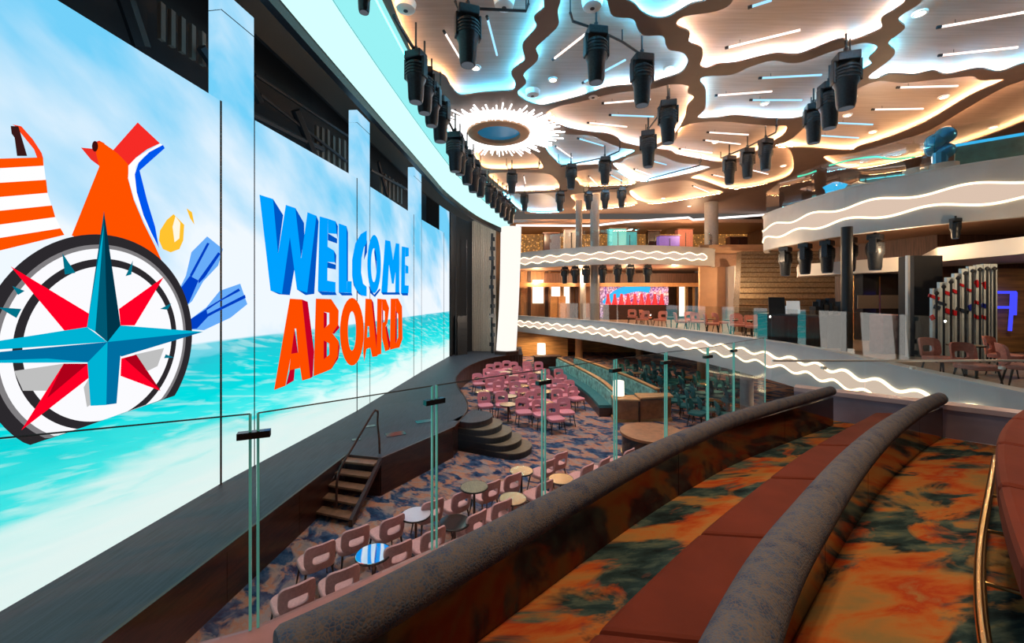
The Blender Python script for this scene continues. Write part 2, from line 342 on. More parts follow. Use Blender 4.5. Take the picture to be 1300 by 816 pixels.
# ---------------------------------------------------------------- ceiling: trays with wavy lit edges cut in a brown soffit
ZC = 12.4
CELLS = [
 ('warm_cool', [(491,-40),(497,0),(512,40),(522,65),(535,84),(553,91),(566,98),(573,110),(585,121),(610,118),(640,116),(652,114),(654,105),(649,92),(660,82),(666,76),(663,58),(672,46),(681,34),(678,22),(690,11),(690,0),(690,-40)]),
 ('cool', [(714,-40),(712,0),(708,14),(709,32),(696,46),(681,61),(683,76),(665,94),(668,106),(657,117),(664,126),(684,134),(703,131),(738,122),(772,111),(818,107),(846,99),(865,92),(873,78),(867,67),(851,64),(845,57),(841,46),(818,45),(809,36),(803,24),(779,21),(772,5),(769,-12),(768,-40)]),
 ('cool', [(790,-40),(791,-5),(805,5),(816,16),(830,22.6),(846,22),(862,14),(878,5),(901,-3),(905,-40)]),
 ('warm', [(940,-40),(931,0),(911,14),(869,21),(859,32),(875,41),(875,54),(890,61),(892,72),(889,83),(897,87),(911,82),(934,80),(980,69),(1000,69),(1018,68),(1065,50),(1078,53),(1099,46),(1119,36),(1119,24),(1138,11.5),(1150,0),(1165,-40)]),
 ('cool', [(889,103),(897,97),(929,95),(952,85),(980,77),(1000,80),(1018,79),(1058,65),(1092,55),(1110,57),(1113,63),(1103,74),(1106,82),(1088,93),(1069,114),(1030,141),(1014,150),(980,151),(934,147),(911,150),(886,150),(895,138),(896,115)]),
 ('cool', [(1186,-40),(1172,0),(1141,23),(1149,36),(1128,54),(1136,65),(1131,75),(1103,97),(1111,101),(1129,94),(1161,95),(1185,90),(1203,95),(1242,87),(1270,91),(1300,81),(1360,70),(1400,40),(1380,-40)]),
 ('warm', [(694,143),(710,135),(738,129),(777,119),(828,113),(851,107),(873,109),(873,118),(881,124),(872,136),(869,150),(855,171),(838,182),(821,187),(791,181),(784,175),(771,170),(750,168),(726,164),(708,158),(694,151)]),
 ('warm', [(857,178),(863,164),(878,157),(911,154),(957,158),(981,160),(998,160),(996,170),(983,179),(963,191),(940,200),(917,206),(893,203),(861,197),(852,192),(834,189),(842,184)]),
 ('warm', [(985,186),(998,180),(1008,174),(1032,153),(1077,120),(1090,112),(1115,103),(1148,105),(1208,99),(1235,97),(1245,102),(1270,101),(1271,104),(1231,122),(1175,155),(1127,175),(1090,186),(1078,191),(1028,188)]),
 ('cool', [(778,209),(789,206),(794,201),(817,195),(837,197),(860,206),(889,210),(901,213),(878,220),(843,227),(814,231),(798,224)]),
 ('cool', [(706,168),(722,171),(751,172),(764,178),(787,187),(806,192),(785,202),(766,208),(743,210),(714,210),(705,203),(697,195),(692,185),(695,175)]),
 ('warm', [(602,192),(629,189),(668,191),(683,201),(689,211),(682,215),(622,215),(610,208)]),
 ('warm', [(624,220),(690,220),(706,228),(710,237),(704,241),(660,243),(643,242),(630,232)]),
 ('warm', [(740,216),(768,214),(785,217),(802,226),(806,234),(779,236),(741,237),(734,231),(724,223)]),
 ('warm', [(800,242),(821,235),(869,229),(889,235),(918,244),(898,249),(834,259),(817,257),(804,250)]),
 ('warm', [(877,226),(897,217),(917,212),(945,203),(981,188),(1004,192),(1003,222),(963,236),(926,240),(911,236),(891,229)]),
 ('cool', [(645,247),(690,246),(706,254),(714,263),(712,269),(677,270),(662,265),(652,256)]),
 ('warm', [(726,247),(768,244),(793,246),(809,257),(799,262),(747,267),(728,266),(731,258)]),
 ('warm', [(1045,200),(1085,194),(1130,182),(1180,165),(1240,130),(1285,107),(1330,100),(1330,140),(1200,190),(1090,215)]),
]
def inpoly(p, poly):
    c = False; n = len(poly)
    for i in range(n):
        a = poly[i]; b2 = poly[i-1]
        if (a[1] > p[1]) != (b2[1] > p[1]) and p[0] < (b2[0]-a[0])*(p[1]-a[1])/(b2[1]-a[1])+a[0]: c = not c
    return c
cells = []
for kind, px in CELLS:
    P = [pz(x, y, ZC) for x, y in px]
    cells.append((kind, [(p.x, p.y) for p in smooth_path(P, 4, True)]))
outer = [(-4.6, -4), (25, -4), (25, 36.5), (-4.6, 36.5)]
# the soffit's stage-side edge follows the cove
COVE_TOP = [(-3.4, -4), (-3.35, 4), (-3.27, 10.3), (-3.15, 12.6), (-2.95, 15.2), (-2.7, 18.5), (-2.3, 22), (-1.6, 26), (-.4, 29.5), (.6, 33), (1.2, 36.5)]
COVE_TOP = [(p.x, p.y) for p in smooth_path([(*p, 0) for p in COVE_TOP], 4)]
outer = COVE_TOP+[(25, 36.5), (25, -4)]
vs = []; es = []
for poly in [outer]+[c[1] for c in cells]:
    k = len(vs); n = len(poly); vs += [Vector(p) for p in poly]; es += [(k+i, k+(i+1) % n) for i in range(n)]
rv, re_, rf, *_ = delaunay_2d_cdt(vs, es, [], 0, 1e-4)
tri = []
for f in rf:
    c = sum((rv[i] for i in f), Vector((0, 0)))/3
    if inpoly(c, outer) and not any(inpoly(c, q[1]) for q in cells): tri.append(list(f))
mb = MB(); nv = len(rv)
mb.add([(p.x, p.y, ZC) for p in rv]+[(p.x, p.y, ZC+.045) for p in rv], [list(reversed(f)) for f in tri]+[[i+nv for i in f] for f in tri])
cnt = {}
for f in tri:
    for a, b2 in ((f[0], f[1]), (f[1], f[2]), (f[2], f[0])): cnt[(a, b2)] = 1
for (a, b2) in list(cnt):
    if (b2, a) not in cnt: mb.f.append([a, b2, b2+nv, a+nv])
ceil = structure('ceiling', mb, 'rib')
top = MB().prism([(p[0]-.5, p[1]) for p in COVE_TOP]+[(25, 36.5), (25, -4)], ZC+.19, ZC+.29).build('ceiling_deck', 'ceiling_wood', ceil)
for kind, poly in cells:                                        # led tape lying on the soffit round each opening
    n = len(poly); a = sum(poly[i][0]*poly[(i+1) % n][1]-poly[(i+1) % n][0]*poly[i][1] for i in range(n))
    P = [Vector(p) for p in (poly if a > 0 else poly[::-1])]
    out = []
    for i in range(n):
        d = (P[(i+1) % n]-P[i-1]).normalized(); out.append(P[i]+Vector((d.y, -d.x))*.15)
    if kind == 'warm_cool':
        cx = sum(p.x for p in out)/n
        w = MB(); c2 = MB()
        for i in range(n):
            (w if out[i].x < cx-1.2 else c2).ribbon([out[i], out[(i+1) % n]], ZC+.05, ZC+.085, .02)
        w.build('led_tape', 'led_warm', ceil); c2.build('led_tape', 'led_cool', ceil)
    else:
        MB().ribbon(out, ZC+.05, ZC+.085, .02, True).build('led_tape', 'led_'+kind, ceil)
# lower soffit over the back galleries with its white light line
struct(MB().box((12, 40.5, 11.75), (26, 8, .3)).build('ceiling_back', 'soffit_brown'))

# ---------------------------------------------------------------- stage proscenium cove
LOW = [(-5.55, -4, 11.5), (-5.35, 4, 11.5), (-5.13, 9.08, 11.5), (-5.0, 11.5, 11.5), (-4.78, 15, 11.48), (-4.5, 18.07, 11.4), (-4.13, 21.3, 11.2), (-3.68, 23.6, 10.9), (-2.3, 27, 10.3), (-.78, 28.9, 9.85), (-.3, 29.6, 9.75)]
LOW = smooth_path(LOW, 4)
HIGH = smooth_path([(p[0]+.02, p[1], 12.35) for p in COVE_TOP[::4]][:-1], 1)
def at_y(P, y):
    for a, b2 in zip(P, P[1:]):
        if a.y <= y <= b2.y: return a+(b2-a)*((y-a.y)/(b2.y-a.y+1e-9))
    return P[-1] if y > P[-1].y else P[0]
ys = [p.y for p in LOW]; cov = thing('proscenium_cove', (-4.5, 10, 11.5), 'curved turquoise glowing cove sweeping above the stage opening', 'cove light')
prof = [(0, 0), (.10, .18), (.26, .38), (.45, .56), (.66, .76), (.86, .92), (1, 1)]
rows = []
for p in LOW:
    h = at_y([Vector(q) for q in HIGH], min(p.y, 29.5)); 
    if p.y > 24: h = h+(Vector((.3, 30.0, 11.3))-h)*min(1, (p.y-24)/5.5)
    rows.append([Vector((p.x+(h.x-p.x)*a, p.y+(h.y-p.y)*b2, p.z+(h.z-p.z)*b2)) for a, b2 in prof])
def loft(cols, name, m, dz=0):
    mb = MB(); V = [r[c]+Vector((0, 0, dz)) for r in rows for c in cols]; k = len(cols)
    mb.add(V, [(i*k+j, i*k+j+1, (i+1)*k+j+1, (i+1)*k+j) for i in range(len(rows)-1) for j in range(k-1)])
    o = mb.build(name, m, cov, True); s = o.modifiers.new('s', 'SOLIDIFY'); s.thickness = .04; return o
loft([0, 1, 2, 3], 'light_panel', 'cove_led'); loft([3, 4, 5, 6], 'upper_cove', 'cove_upper')  # upper cove emits the cyan wash itself instead of catching the strip's light
mb = MB(); mb.tube([r[3]+Vector((.03, 0, -.02)) for r in rows], .012, 6); mb.build('seam', 'dark', cov)
mb = MB(); mb.tube([r[6]+Vector((-.10, 0, -.10)) for r in rows], .03, 6); mb.build('light_strip', 'cove_strip', cov)
mb = MB(); mb.ribbon([(p.x-.12, p.y) for p in LOW], [p.z-.28 for p in LOW], [p.z+.03 for p in LOW], .2); mb.build('header_beam', 'dark_metal', cov)
mb = MB(); mb.ribbon([(p.x-1.5, p.y) for p in LOW[:-6]], [p.z+.1 for p in LOW[:-6]], [13.]*(len(LOW)-6), .1); mb.build('backing', 'backstage', cov)

# ---------------------------------------------------------------- led wall
ST = .95
SEG = [(-140, None), (280, None), (323, None), (453, None), (469, None), (526, None), (535, None), (563, None), (571, None)]
BP = [(-6.62, 2.2), (-6.166, 8.67), (-6.04, 9.6), (-5.40, 14.26), (-5.32, 15.33), (-4.92, 20.5), (-4.82, 21.8), (-4.36, 26.2), (-4.22, 27.6)]
PXS = [CX+F*b2[0]/b2[1] for b2 in BP]
def nrm(i):
    a = Vector(BP[i]); b2 = Vector(BP[i+1]); d = (b2-a).normalized(); return Vector((d.y, -d.x))
wall = thing('led_wall', (-6, 10, ST), 'giant LED video wall showing a beach picture reading WELCOME ABOARD', 'video screen')
TOPZ = 4.9+4.17
for i in range(8):
    a = Vector(BP[i]); b2 = Vector(BP[i+1]); n = nrm(i); pil = i % 2 == 1
    g = .012; d = (b2-a).normalized(); a2 = a+d*g; b3 = b2-d*g
    if i == 0: a2 = a-d*6
    if not pil:
        MB().prism([a2, b3, b3-n*.12, a2-n*.12], ST+.02, TOPZ).build('screen_panel', 'screen_picture', wall)
    else:                                                     # light column: same picture, taller, gently bowed
        pts = []
        for k in range(7):
            s = k/6; pts.append(a2+(b3-a2)*s+n*(.0+.16*math.sin(pi*s)**.5*0+.0))
        MB().prism(pts+[b3-n*.3, a2-n*.3], ST+.02, 11.45).build('screen_column', 'screen_picture', wall)
        MB().prism([a2+n*.005, b3+n*.005, b3-n*.31, a2-n*.31], 11.0, 11.02).build('column_seam', 'dark', wall)
for i in range(1, 8):
    c = Vector(BP[i]); n = nrm(min(i, 7)); d = Vector((-n.y, n.x))
    MB().box((c.x-n.x*.01, c.y-n.y*.01, (ST+TOPZ)/2), (.045 if i % 2 else .02, .04, TOPZ-ST), math.atan2(d.y, d.x)).build('panel_gap', 'dark', wall)
GC = {}
def gm(col):
    k = 'print_'+'_'.join('%02d' % int(c*99) for c in col)
    if k not in MATS: emis(k, col, 1.0)
    return k
def clipx(poly, x, keep_right):
    out = []; n = len(poly)
    for i in range(n):
        a = poly[i]; b2 = poly[(i+1) % n]
        ia = (a[0] >= x) == keep_right or a[0] == x; ib = (b2[0] >= x) == keep_right or b2[0] == x
        if ia: out.append(a)
        if ia != ib:
            s = (x-a[0])/(b2[0]-a[0]); out.append((x, a[1]+(b2[1]-a[1])*s))
    return out
def on_wall(i, x, y, lift):
    a = Vector(BP[i]); b2 = Vector(BP[i+1]); n = nrm(i); d = (x-CX)/F
    # ray (d*t, t) meets the panel's plan line
    t = (n.x*a.x+n.y*a.y+lift)/(n.x*d+n.y)
    return Vector((d*t, t, EYE+(HY-y)/F*t))
def printed(name, polys, col, layer, parent=None):
    mb = MB()
    for poly in polys:
        for i in range(8):
            q = poly
            if i > 0: q = clipx(q, PXS[i], True)
            if len(q) >= 3 and i < 7: q = clipx(q, PXS[i+1], False)
            if len(q) < 3: continue
            xs = [p[0] for p in q]
            if max(xs)-min(xs) < .05: continue
            mb.add([on_wall(i, x, y, .004+layer*.004) for x, y in q], [list(range(len(q)))])
    return mb.build(name, gm(col), wall)
def cr(s, ox, oy, pts): return [(ox+x/s, oy+y/s) for x, y in pts]
# striped bag, ship funnel, drink, flippers
S = lambda pts: cr(4.0625, 0, 145, pts)
RED = (1, .085, .0); WHT = (1, 1, 1); BLU = (.0, .095, .85)
printed('bag_white', [S([(-900, 240), (222, 225), (245, 405), (285, 530), (332, 622), (-900, 900)])], WHT, 0)
printed('bag_stripe', [S([(-900, 255), (222, 222), (225, 265), (-900, 330)]), S([(-900, 410), (238, 338), (245, 405), (-900, 505)]), S([(-900, 590), (268, 470), (285, 530), (-900, 690)]), S([(-900, 780), (312, 588), (332, 622), (-900, 920)])], RED, 1)
printed('bag_handle', [S([(62, 52), (110, 62), (170, 130), (215, 200), (222, 225), (192, 225), (175, 180), (100, 88), (95, 70)])], (1, .06, .01), 1)
printed('bag_handle', [S([(55, 60), (95, 62), (140, 215), (88, 215), (75, 120), (60, 100)])], (.04, .01, .01), 2)
printed('funnel_wing', [S([(418, 172), (480, 178), (500, 140), (512, 136), (540, 150), (515, 268), (470, 235)])], (.85, .03, .02), 0)
printed('funnel_wing', [S([(575, 195), (710, 42), (825, 150), (760, 180), (700, 225), (665, 270), (620, 260)])], (.92, .025, .02), 0)
printed('funnel_body', [S([(370, 625), (512, 270), (495, 200), (500, 150), (520, 140), (585, 185), (610, 205), (665, 262), (660, 330), (690, 440), (740, 560), (800, 680), (845, 780), (700, 760), (540, 700)])], RED, 1)
printed('funnel_vent', [S([(490+16*math.cos(k*pi/6), 165+28*math.sin(k*pi/6)) for k in range(12)])], (.05, .005, .005), 2)
printed('funnel_stripe', [S([(825, 150), (700, 225), (662, 265), (662, 330), (690, 430), (740, 545), (790, 640), (820, 690), (815, 660), (760, 540), (720, 420), (700, 330), (700, 270), (740, 220), (842, 160)])], WHT, 2)
printed('funnel_stripe', [S([(840, 158), (850, 175), (720, 290), (735, 350), (760, 450), (800, 580), (820, 690), (780, 610), (740, 520), (705, 400), (695, 310), (715, 250), (770, 195)])], BLU, 3)
printed('drink', [S([(895, 515), (860, 545), (825, 600), (820, 650), (840, 695), (880, 712), (925, 695), (945, 650), (950, 570), (925, 545)]), S([(962, 485), (990, 505), (1003, 570), (980, 535)])], (1, .55, .03), 1)
printed('drink_shine', [S([(905, 525), (890, 580), (900, 660), (925, 640), (930, 560)])], (1, .95, .78), 2)
printed('flipper', [[(263, 300), (283, 316), (277, 337), (258, 357), (244, 382), (235, 390), (227, 368), (236, 350), (243, 320)], [(305, 360), (314, 386), (293, 403), (259, 419), (238, 418), (239, 407), (262, 390), (279, 369)]], (.14, .42, .95), 1)
printed('flipper_rib', [[(263, 308), (266, 309), (247, 345), (243, 352), (241, 349)], [(277, 320), (280, 322), (260, 352), (252, 360), (252, 355)], [(241, 350), (252, 356), (240, 384), (234, 389), (227, 369)], [(311, 374), (312, 378), (275, 396), (262, 403), (262, 399)], [(303, 366), (305, 369), (280, 382), (262, 394), (262, 391)], [(262, 392), (264, 402), (250, 417), (238, 418), (239, 407)]], (.0, .05, .55), 2)
# compass
WY = 6.42; WZ = EYE-.70; i0 = 0
def wp(y, z, lift):
    a = Vector(BP[0]); b2 = Vector(BP[1]); s = (y-a.y)/(b2.y-a.y); n = nrm(0); return Vector((a.x+(b2.x-a.x)*s+n.x*lift, y+n.y*lift, z))
def ringw(name, r0, r1, col, layer, zmin=3.02):
    mb = MB(); N = 96; k = []
    for j in range(N):
        A = 2*pi*j/N; B = 2*pi*(j+1)/N
        q = [(WY+r*.93*math.cos(x), max(zmin+.10*math.cos(x), WZ+r*1.03*math.sin(x))) for r, x in ((r0, A), (r1, A), (r1, B), (r0, B))]
        if max(p[1] for p in q)-min(p[1] for p in q) < .002 and q[0][1] < zmin+.2: continue
        mb.add([wp(y, z, .004+.004*layer) for y, z in q], [(0, 1, 2, 3)])
    return mb.build(name, gm(col), wall)
ringw('compass_dial', .01, 1.5, (.97, .97, 1), 2)
ringw('compass_ring', 1.48, 1.63, (.025, .022, .026), 4); ringw('compass_ring', 1.42, 1.48, (.22, .21, .22), 4)
ringw('compass_inner_ring', 1.16, 1.27, (.03, .028, .03), 3)
c3 = lambda pts: cr(4.8, 0, 290, pts); c4 = lambda pts: cr(4.8, 0, 400, pts)
C = (136.5, 434)
printed('compass_shade', [c4([(85, 340), (390, 295), (330, 460), (140, 460)]), c4([(820, 240), (1000, 200), (960, 310), (900, 340)]), c4([(510, 440), (545, 380), (560, 540), (530, 560)])], (.52, .52, .52), 4)
printed('compass_tick', [c3([(380, 150), (460, 270), (395, 280)]), c3([(810, 195), (800, 280), (765, 290)]), c3([(1045, 455), (1020, 495), (975, 490)]), c3([(-10, 480), (130, 490), (100, 545)]), c3([(75, 350), (150, 380), (110, 405)]), c4([(1060, 258), (1000, 262), (1010, 238)])], (.0, .17, .25), 5)
printed('star_red', [[(13.5, 338), (113, 398), (111, 416), (83, 421)], [(208, 351.5), (151, 392), (153, 413), (171, 413)], [(27, 546), (81, 461.5), (111.5, 461.5), (113.5, 479)], [(204, 496), (154, 455), (173, 450)], [(204, 496), (153, 477), (154, 455)]], (1, .0, .02), 6)
printed('star_red_shade', [[(173, 450), (204, 496), (158, 455)], [(81, 461.5), (111.5, 461.5), (60, 505)]], (.42, .0, .01), 7)
printed('star_blue_dark', [[(132, 268), (153, 413), C]], (.0, .035, .065), 8)
printed('star_blue_mid', [[(132, 268), (110.4, 415), (121, 421), C]], (.0, .10, .17), 8)
printed('star_blue_mid', [[(258, 421), (154, 452.5), C], [(-125, 458), C, (117, 460)], [C, (153, 450), (148, 512), (133, 514)]], (.0, .16, .36), 8)
printed('star_blue', [[(258, 421), (153, 413), C], [(-125, 452), (110.4, 415), C], [C, (111, 460), (115, 515), (135, 514)], [(132, 285), (110.4, 415), (121, 421)], [(-120, 461), (117, 460), (60, 455)]], (.0, .45, .66), 9)
# lettering
LB = (.0, .36, 1.0); LBD = (.0, .095, .55); LR = (1, .075, .0); LRD = (.55, .0, .02)
def ell(cx, cy, rx, ry, n=28): return [(cx+rx*math.cos(2*pi*k/n), cy+ry*math.sin(2*pi*k/n)) for k in range(n)]
def ring2(cx, cy, rx, ry, cx2, cy2, rx2, ry2):
    A = ell(cx, cy, rx, ry); B = ell(cx2, cy2, rx2, ry2); n = len(A)
    return [[A[k], A[(k+1) % n], B[(k+1) % n], B[k]] for k in range(n)]
WELC = [
 [[(329.4,247.1),(346.7,252.5),(353,322),(343.5,369)], [(329.4,247.1),(343.5,369),(358,373),(353,322),(346.7,252.5)], [(353,322),(362.9,260),(375,264),(368,301),(358,373)], [(362.9,260),(375,264),(382.3,328),(390,371.5),(377,367.5),(368,301)], [(382.3,328),(390.4,269.3),(401.7,273.8),(390,371.5)]],
 [[(405.8,274.6),(416.3,277.5),(415.5,370.2),(403.5,369.5)], [(416.3,277.5),(426,280.8),(427.5,297),(416.3,296)], [(416,313),(424,318),(425,333),(415.5,332.5)], [(415,356),(426,358),(426,371),(415,370.2)]],
 [[(430,283.5),(440,287),(440.5,371.5),(430,371)], [(440.5,356.5),(446.5,357),(446.5,372),(440.5,371.5)]],
 [[(465.6,292.5),(458,297),(462,314),(465.6,308)], [(458,297),(451,309),(459,328),(462,314)], [(451,309),(447,330),(447,350),(458.5,346),(459,328)], [(447,350),(451,366),(461,360),(458.5,346)], [(451,366),(459,375),(465.5,376),(465.5,364),(461,360)]],
 ring2(475, 335, 8.6, 37, 474.6, 336.5, 3.6, 21.5),
 [[(489,304.5),(495.5,306),(491.8,371),(484,371)], [(489,304.5),(495.5,306),(499,330),(499.5,360),(497.5,360)], [(499,330),(502.5,308.5),(507,309.5),(500,360),(497.5,360)], [(502.5,308.5),(507,309.5),(507,371),(501.8,371)]],
 [[(510,312.7),(514.5,313.5),(514,372),(509,372)], [(514.5,313.5),(519,314.5),(519,325),(514.5,326)], [(514.5,336),(518.5,338),(518.5,347),(514.5,347)], [(514,362),(519,362.5),(518.5,372),(514,372)]]]
WSH = [[(346.7,252.5),(359.5,273),(353,322)], [(375,264),(386,283),(386.5,300),(382,328)], [(401.7,273.8),(404.5,281),(399,373),(390,371.5)], [(368,301),(374,340),(368,374.5),(358,373)], [(343,368.5),(358,373),(368,374.5),(354,373.5)], [(377,367.5),(390,371.5),(399,373),(388,374.5)],
 [(416.3,296),(428,303),(428,309),(416.3,305)], [(415.5,332.5),(426.5,336),(426.5,342),(415.5,340)], [(426,280.8),(429,287),(428.5,303),(427.5,297)], [(424,318),(427,324),(426.5,336),(425,333)], [(403.5,369.5),(426,371),(427.5,374.5),(409,374.5)], [(440,287),(441.8,295),(441.8,357),(440,357)], [(430,371),(446.5,372),(447.5,375),(434,375)],
 [(447,350),(451,366),(459,375),(464,378),(455,373),(449,362)], [(468,362),(475,374),(482,366),(483,368),(476,377),(470,372)], [(484,371),(507,371),(508,374),(486,374)], [(509,372),(518,372),(518,375),(511,375)], [(464,300),(466,306),(466,320),(462,330)], [(476,312),(478,318),(478,345),(475,320)]]
ABO = [
 [[(368,379),(383.4,380),(378.5,417),(374,417)], [(368,379),(374,417),(369.5,451),(362.5,489.5),(348,495)], [(383.4,380),(394,480),(383.5,483),(378.5,449),(376,417)], [(369.5,449),(378.7,447.5),(381,467),(367,470)]],
 [[(401,379),(411,379.3),(411,472.5),(398,477.5)], [(411,379.3),(420.6,379.6),(418,397),(411,396)], [(420.6,379.6),(430,394),(429.5,412),(422,423),(418,411),(418,397)], [(411,417),(418,411),(422,423),(418,436),(411,432)], [(422,423),(430,433),(428.7,452),(420.6,468.5),(418,450),(418,436)], [(418,450),(420.6,468.5),(411,472.5),(411,456)]],
 ring2(446.8, 421, 15.2, 43, 446.8, 420, 5.2, 25),
 [[(464,379),(471.6,379.6),(469,414),(466.7,414)], [(464,379),(466.7,414),(465.2,443),(462.5,459),(461,446),(463,410)], [(471.6,379.6),(479,452),(472.5,453),(470,440),(468.5,414)], [(465.6,428.5),(469.4,427.5),(470.3,441),(465,443)]],
 [[(479,379),(485,379.6),(484,449),(478,451)], [(485,379.6),(490,380),(494,391),(492,409),(489.4,415),(488.5,408),(488.5,395),(485,393)], [(485,410),(488.5,408),(489.4,415),(494,444),(489,446),(485,429)]],
 [[(496,379),(502.3,379),(502,442),(495,444)], [(502.3,379),(505.5,378.8),(510.4,389),(511,430),(507,441),(502,442),(502,436),(505.5,428),(505.5,399),(502.3,394)]]]
ASH = [[(383.4,380),(390.7,383),(398.8,446),(397,478),(394,480)], [(374,417),(378.5,449),(369.5,451)], [(368,469),(374.5,466),(373,483),(363,489)], [(411,396),(415,397.5),(415,413),(411,418)], [(411,432),(415,434),(415,453),(411,456)], [(429.5,412),(431,416),(424,424),(422,423)], [(430,433),(431.5,440),(429.5,455),(420.6,468.5),(428.7,452)], [(471.6,379.6),(474,384),(480.5,446),(479,452)], [(485,393),(486.5,394),(486.5,409),(485,410)], [(489.4,415),(491,413),(496,438),(494,444)], [(502.3,394),(504,396),(504,431),(502,436)]]
printed('letter_side', WSH, LBD, 1); printed('letter_side', ASH, LRD, 1)
for L in WELC: printed('letter', L, LB, 2)
for L in ABO: printed('letter', L, LR, 2)

# dark fly space above the screens: truss, beams and stored slats
fly = thing('fly_truss', (-7, 10, 9.5), 'dark rigging truss with pale slats behind the top of the video wall', 'truss')
def flyp(x, y, back=.7):
    Y = None
    for i in range(8):
        if PXS[i] <= x <= PXS[i+1]: return on_wall(i, x, y, -back)
    return on_wall(0, x, y, -back)
for (x0, y0, x1, y1, w) in [(255, 60, 286, 105, .22), (300, 70, 330, 130, .22), (320, 145, 410, 190, .16), (375, 140, 402, 205, .28), (160, 0, 180, 60, .28), (324, 95, 445, 175, .10), (470, 215, 525, 245, .14), (480, 205, 492, 250, .16), (330, 120, 440, 205, .1)]:
    a = flyp(x0, y0); b2 = flyp(x1, y1); MB().tube([a, b2], w/2, 6).build('beam', 'truss', fly)
for k in range(7):
    a = flyp(402+k*7, 158+k*4.4, .8); MB().box(a+Vector((0, 0, -.55)), (.08, .16, 1.0+.1*(k % 3))).build('slat', 'slat_beige', fly)
for k in range(6):
    a = flyp(484+k*5, 218+k*3.2, .8); MB().box(a+Vector((0, 0, -.5)), (.08, .22, 1.0)).build('slat', 'slat_beige', fly)
for k in range(5):
    a = flyp(205+k*13, 12+k*9, .9); MB().box(a+Vector((0, 0, -.25)), (.08, .11, .75)).build('slat', 'slat_beige', fly)
MB().ribbon([(b2[0]-1.6, b2[1]) for b2 in BP], 9.0, 12.6, .1).build('fly_backing', 'backstage', fly)

# stage
STAGE = [(-5.25, -4), (-4.98, 2), (-4.72, 4.69), (-4.17, 10.32), (-3.22, 10.1), (-1.78, 12.55)]
CURVE = smooth_path([(-1.78, 12.55, 0), (-1.58, 14.2, 0), (-1.75, 15.8, 0), (-2.25, 17.6, 0), (-2.68, 19.6, 0), (-2.76, 21.4, 0), (-2.45, 24.0, 0), (-1.5, 26.7, 0), (-.2, 28.2, 0), (.75, 28.5, 0)], 5)
EDGE = STAGE[:-1]+[(p.x, p.y) for p in CURVE]
stage = thing('stage', (-5, 12, 0), 'raised dark stage with walnut front below the video wall', 'stage')
MB().prism(EDGE+[(.75, 33), (-11, 33), (-11, -4)], ST-.06, ST).build('stage_deck', 'stage_deck', stage)
inner = offset([Vector(p) for p in EDGE], .06)
E3 = resample([Vector((p.x, p.y, 0)) for p in [Vector(q) for q in inner]], 1.25)
pan = [Vector(q) for q in inner]
acc = [pan[0]]
for p in pan[1:]:
    if (p-acc[-1]).length > 2.6:
        n = int((p-acc[-1]).length/1.5); a = acc[-1]
        for k in range(1, n): acc.append(a+(p-a)*k/n)
    acc.append(p)
for a, b2 in zip(acc, acc[1:]):
    d = (b2-a).normalized()*.006; MB().ribbon([a+d, b2-d], .0, ST-.07, .05).build('front_panel', 'walnut', stage)
MB().ribbon([Vector(q) for q in EDGE], ST-.08, ST+.012, .05).build('stage_nosing', 'walnut', stage)
for (x, y) in [(388+0, 0)][:0]: pass
for (x, y, w, h) in [(502, 551, .55, .34), (538, 535, .5, .3), (470, 541, .3, .2), (452, 558, .22, .16)]:
    p = pz(x, y, ST); tag(MB().box((p.x, p.y, ST+.006), (w, h, .012), .5).build('floor_hatch', 'black_gloss'), 'small dark cable hatch set flush in the stage deck', 'floor hatch', 'cable hatches in the stage deck')
# far wing of the stage: dark opening, curtain, cable bundle, luminous column
wing = thing('stage_wing', (-3.6, 29, ST), 'black stage wing opening with equipment rack between screen and curtain', 'stage wing')
MB().ribbon([(-4.2, 27.7), (-4.05, 29.4), (-2.9, 30.6)], ST, 11.4, .1).build('wing_wall', 'backstage', wing)
MB().box((-3.6, 28.7, 2.3), (.75, .5, 2.7), .6).build('equipment_rack', 'dark', wing)
for k in range(6): MB().box((-3.3, 28.42, 1.5+k*.42), (.5, .02, .04), .6).build('rack_shelf', 'truss', wing)
MB().tube([(-3.85, 28.0, ST), (-3.85, 28.0, 7)], .05, 6).build('mast', 'truss', wing); MB().tube([(-3.2, 28.9, 2), (-3.2, 28.9, 9)], .04, 6).build('mast', 'truss', wing)
cur = MB(); P = []
for k in range(81):
    s = k/80; P.append((-2.95+1.75*s, 30.4-.3*s+.09*math.sin(k*1.3)))
cur.ribbon(P, ST+.02, 10.6, .03)
tag(cur.build('stage_curtain', 'curtain', None, True), 'beige pleated curtain hanging at the far end of the stage', 'curtain')
cab = thing('cable_drop', (-1.42, 29.3, ST), 'black vertical cable bundle with clamps beside the glowing white column', 'cables')
MB().tube([(-1.42+.03*math.sin(k), 29.3, ST+k*.45) for k in range(20)], .10, 6).build('cable', 'dark', cab)
for k in range(12): MB().box((-1.44+.06*(k % 3), 29.2, 1.6+k*.68), (.34-.05*(k % 3), .2, .26), k).build('clamp', 'dark_metal', cab)
colm = thing('light_column', (-.3, 28.6, ST), 'flared white glowing column at the edge of the stage', 'light column')
prof = [(ST+.25, -1.12, .30), (2.6, -1.02, .38), (4.2, -.92, .46), (6.2, -.85, .55), (8.2, -.82, .62), (9.9, -.80, .66)]
mb = MB(); V = []; N = 10
for z, xa, xb in prof:
    for k in range(N+1):
        s = k/N; V.append((xa+(xb-xa)*s, 29.0-.55*math.sin(pi*s)**.6, z))
    V += [(xb, 29.5, z), (xa, 29.5, z)]
w = N+3
mb.add(V, [(i*w+k, i*w+(k+1) % w, (i+1)*w+(k+1) % w, (i+1)*w+k) for i in range(len(prof)-1) for k in range(w)]+[list(range(w-1, -1, -1)), list(range(w*(len(prof)-1), w*len(prof)))])
mb.build('luminous_shell', 'column_led', colm)
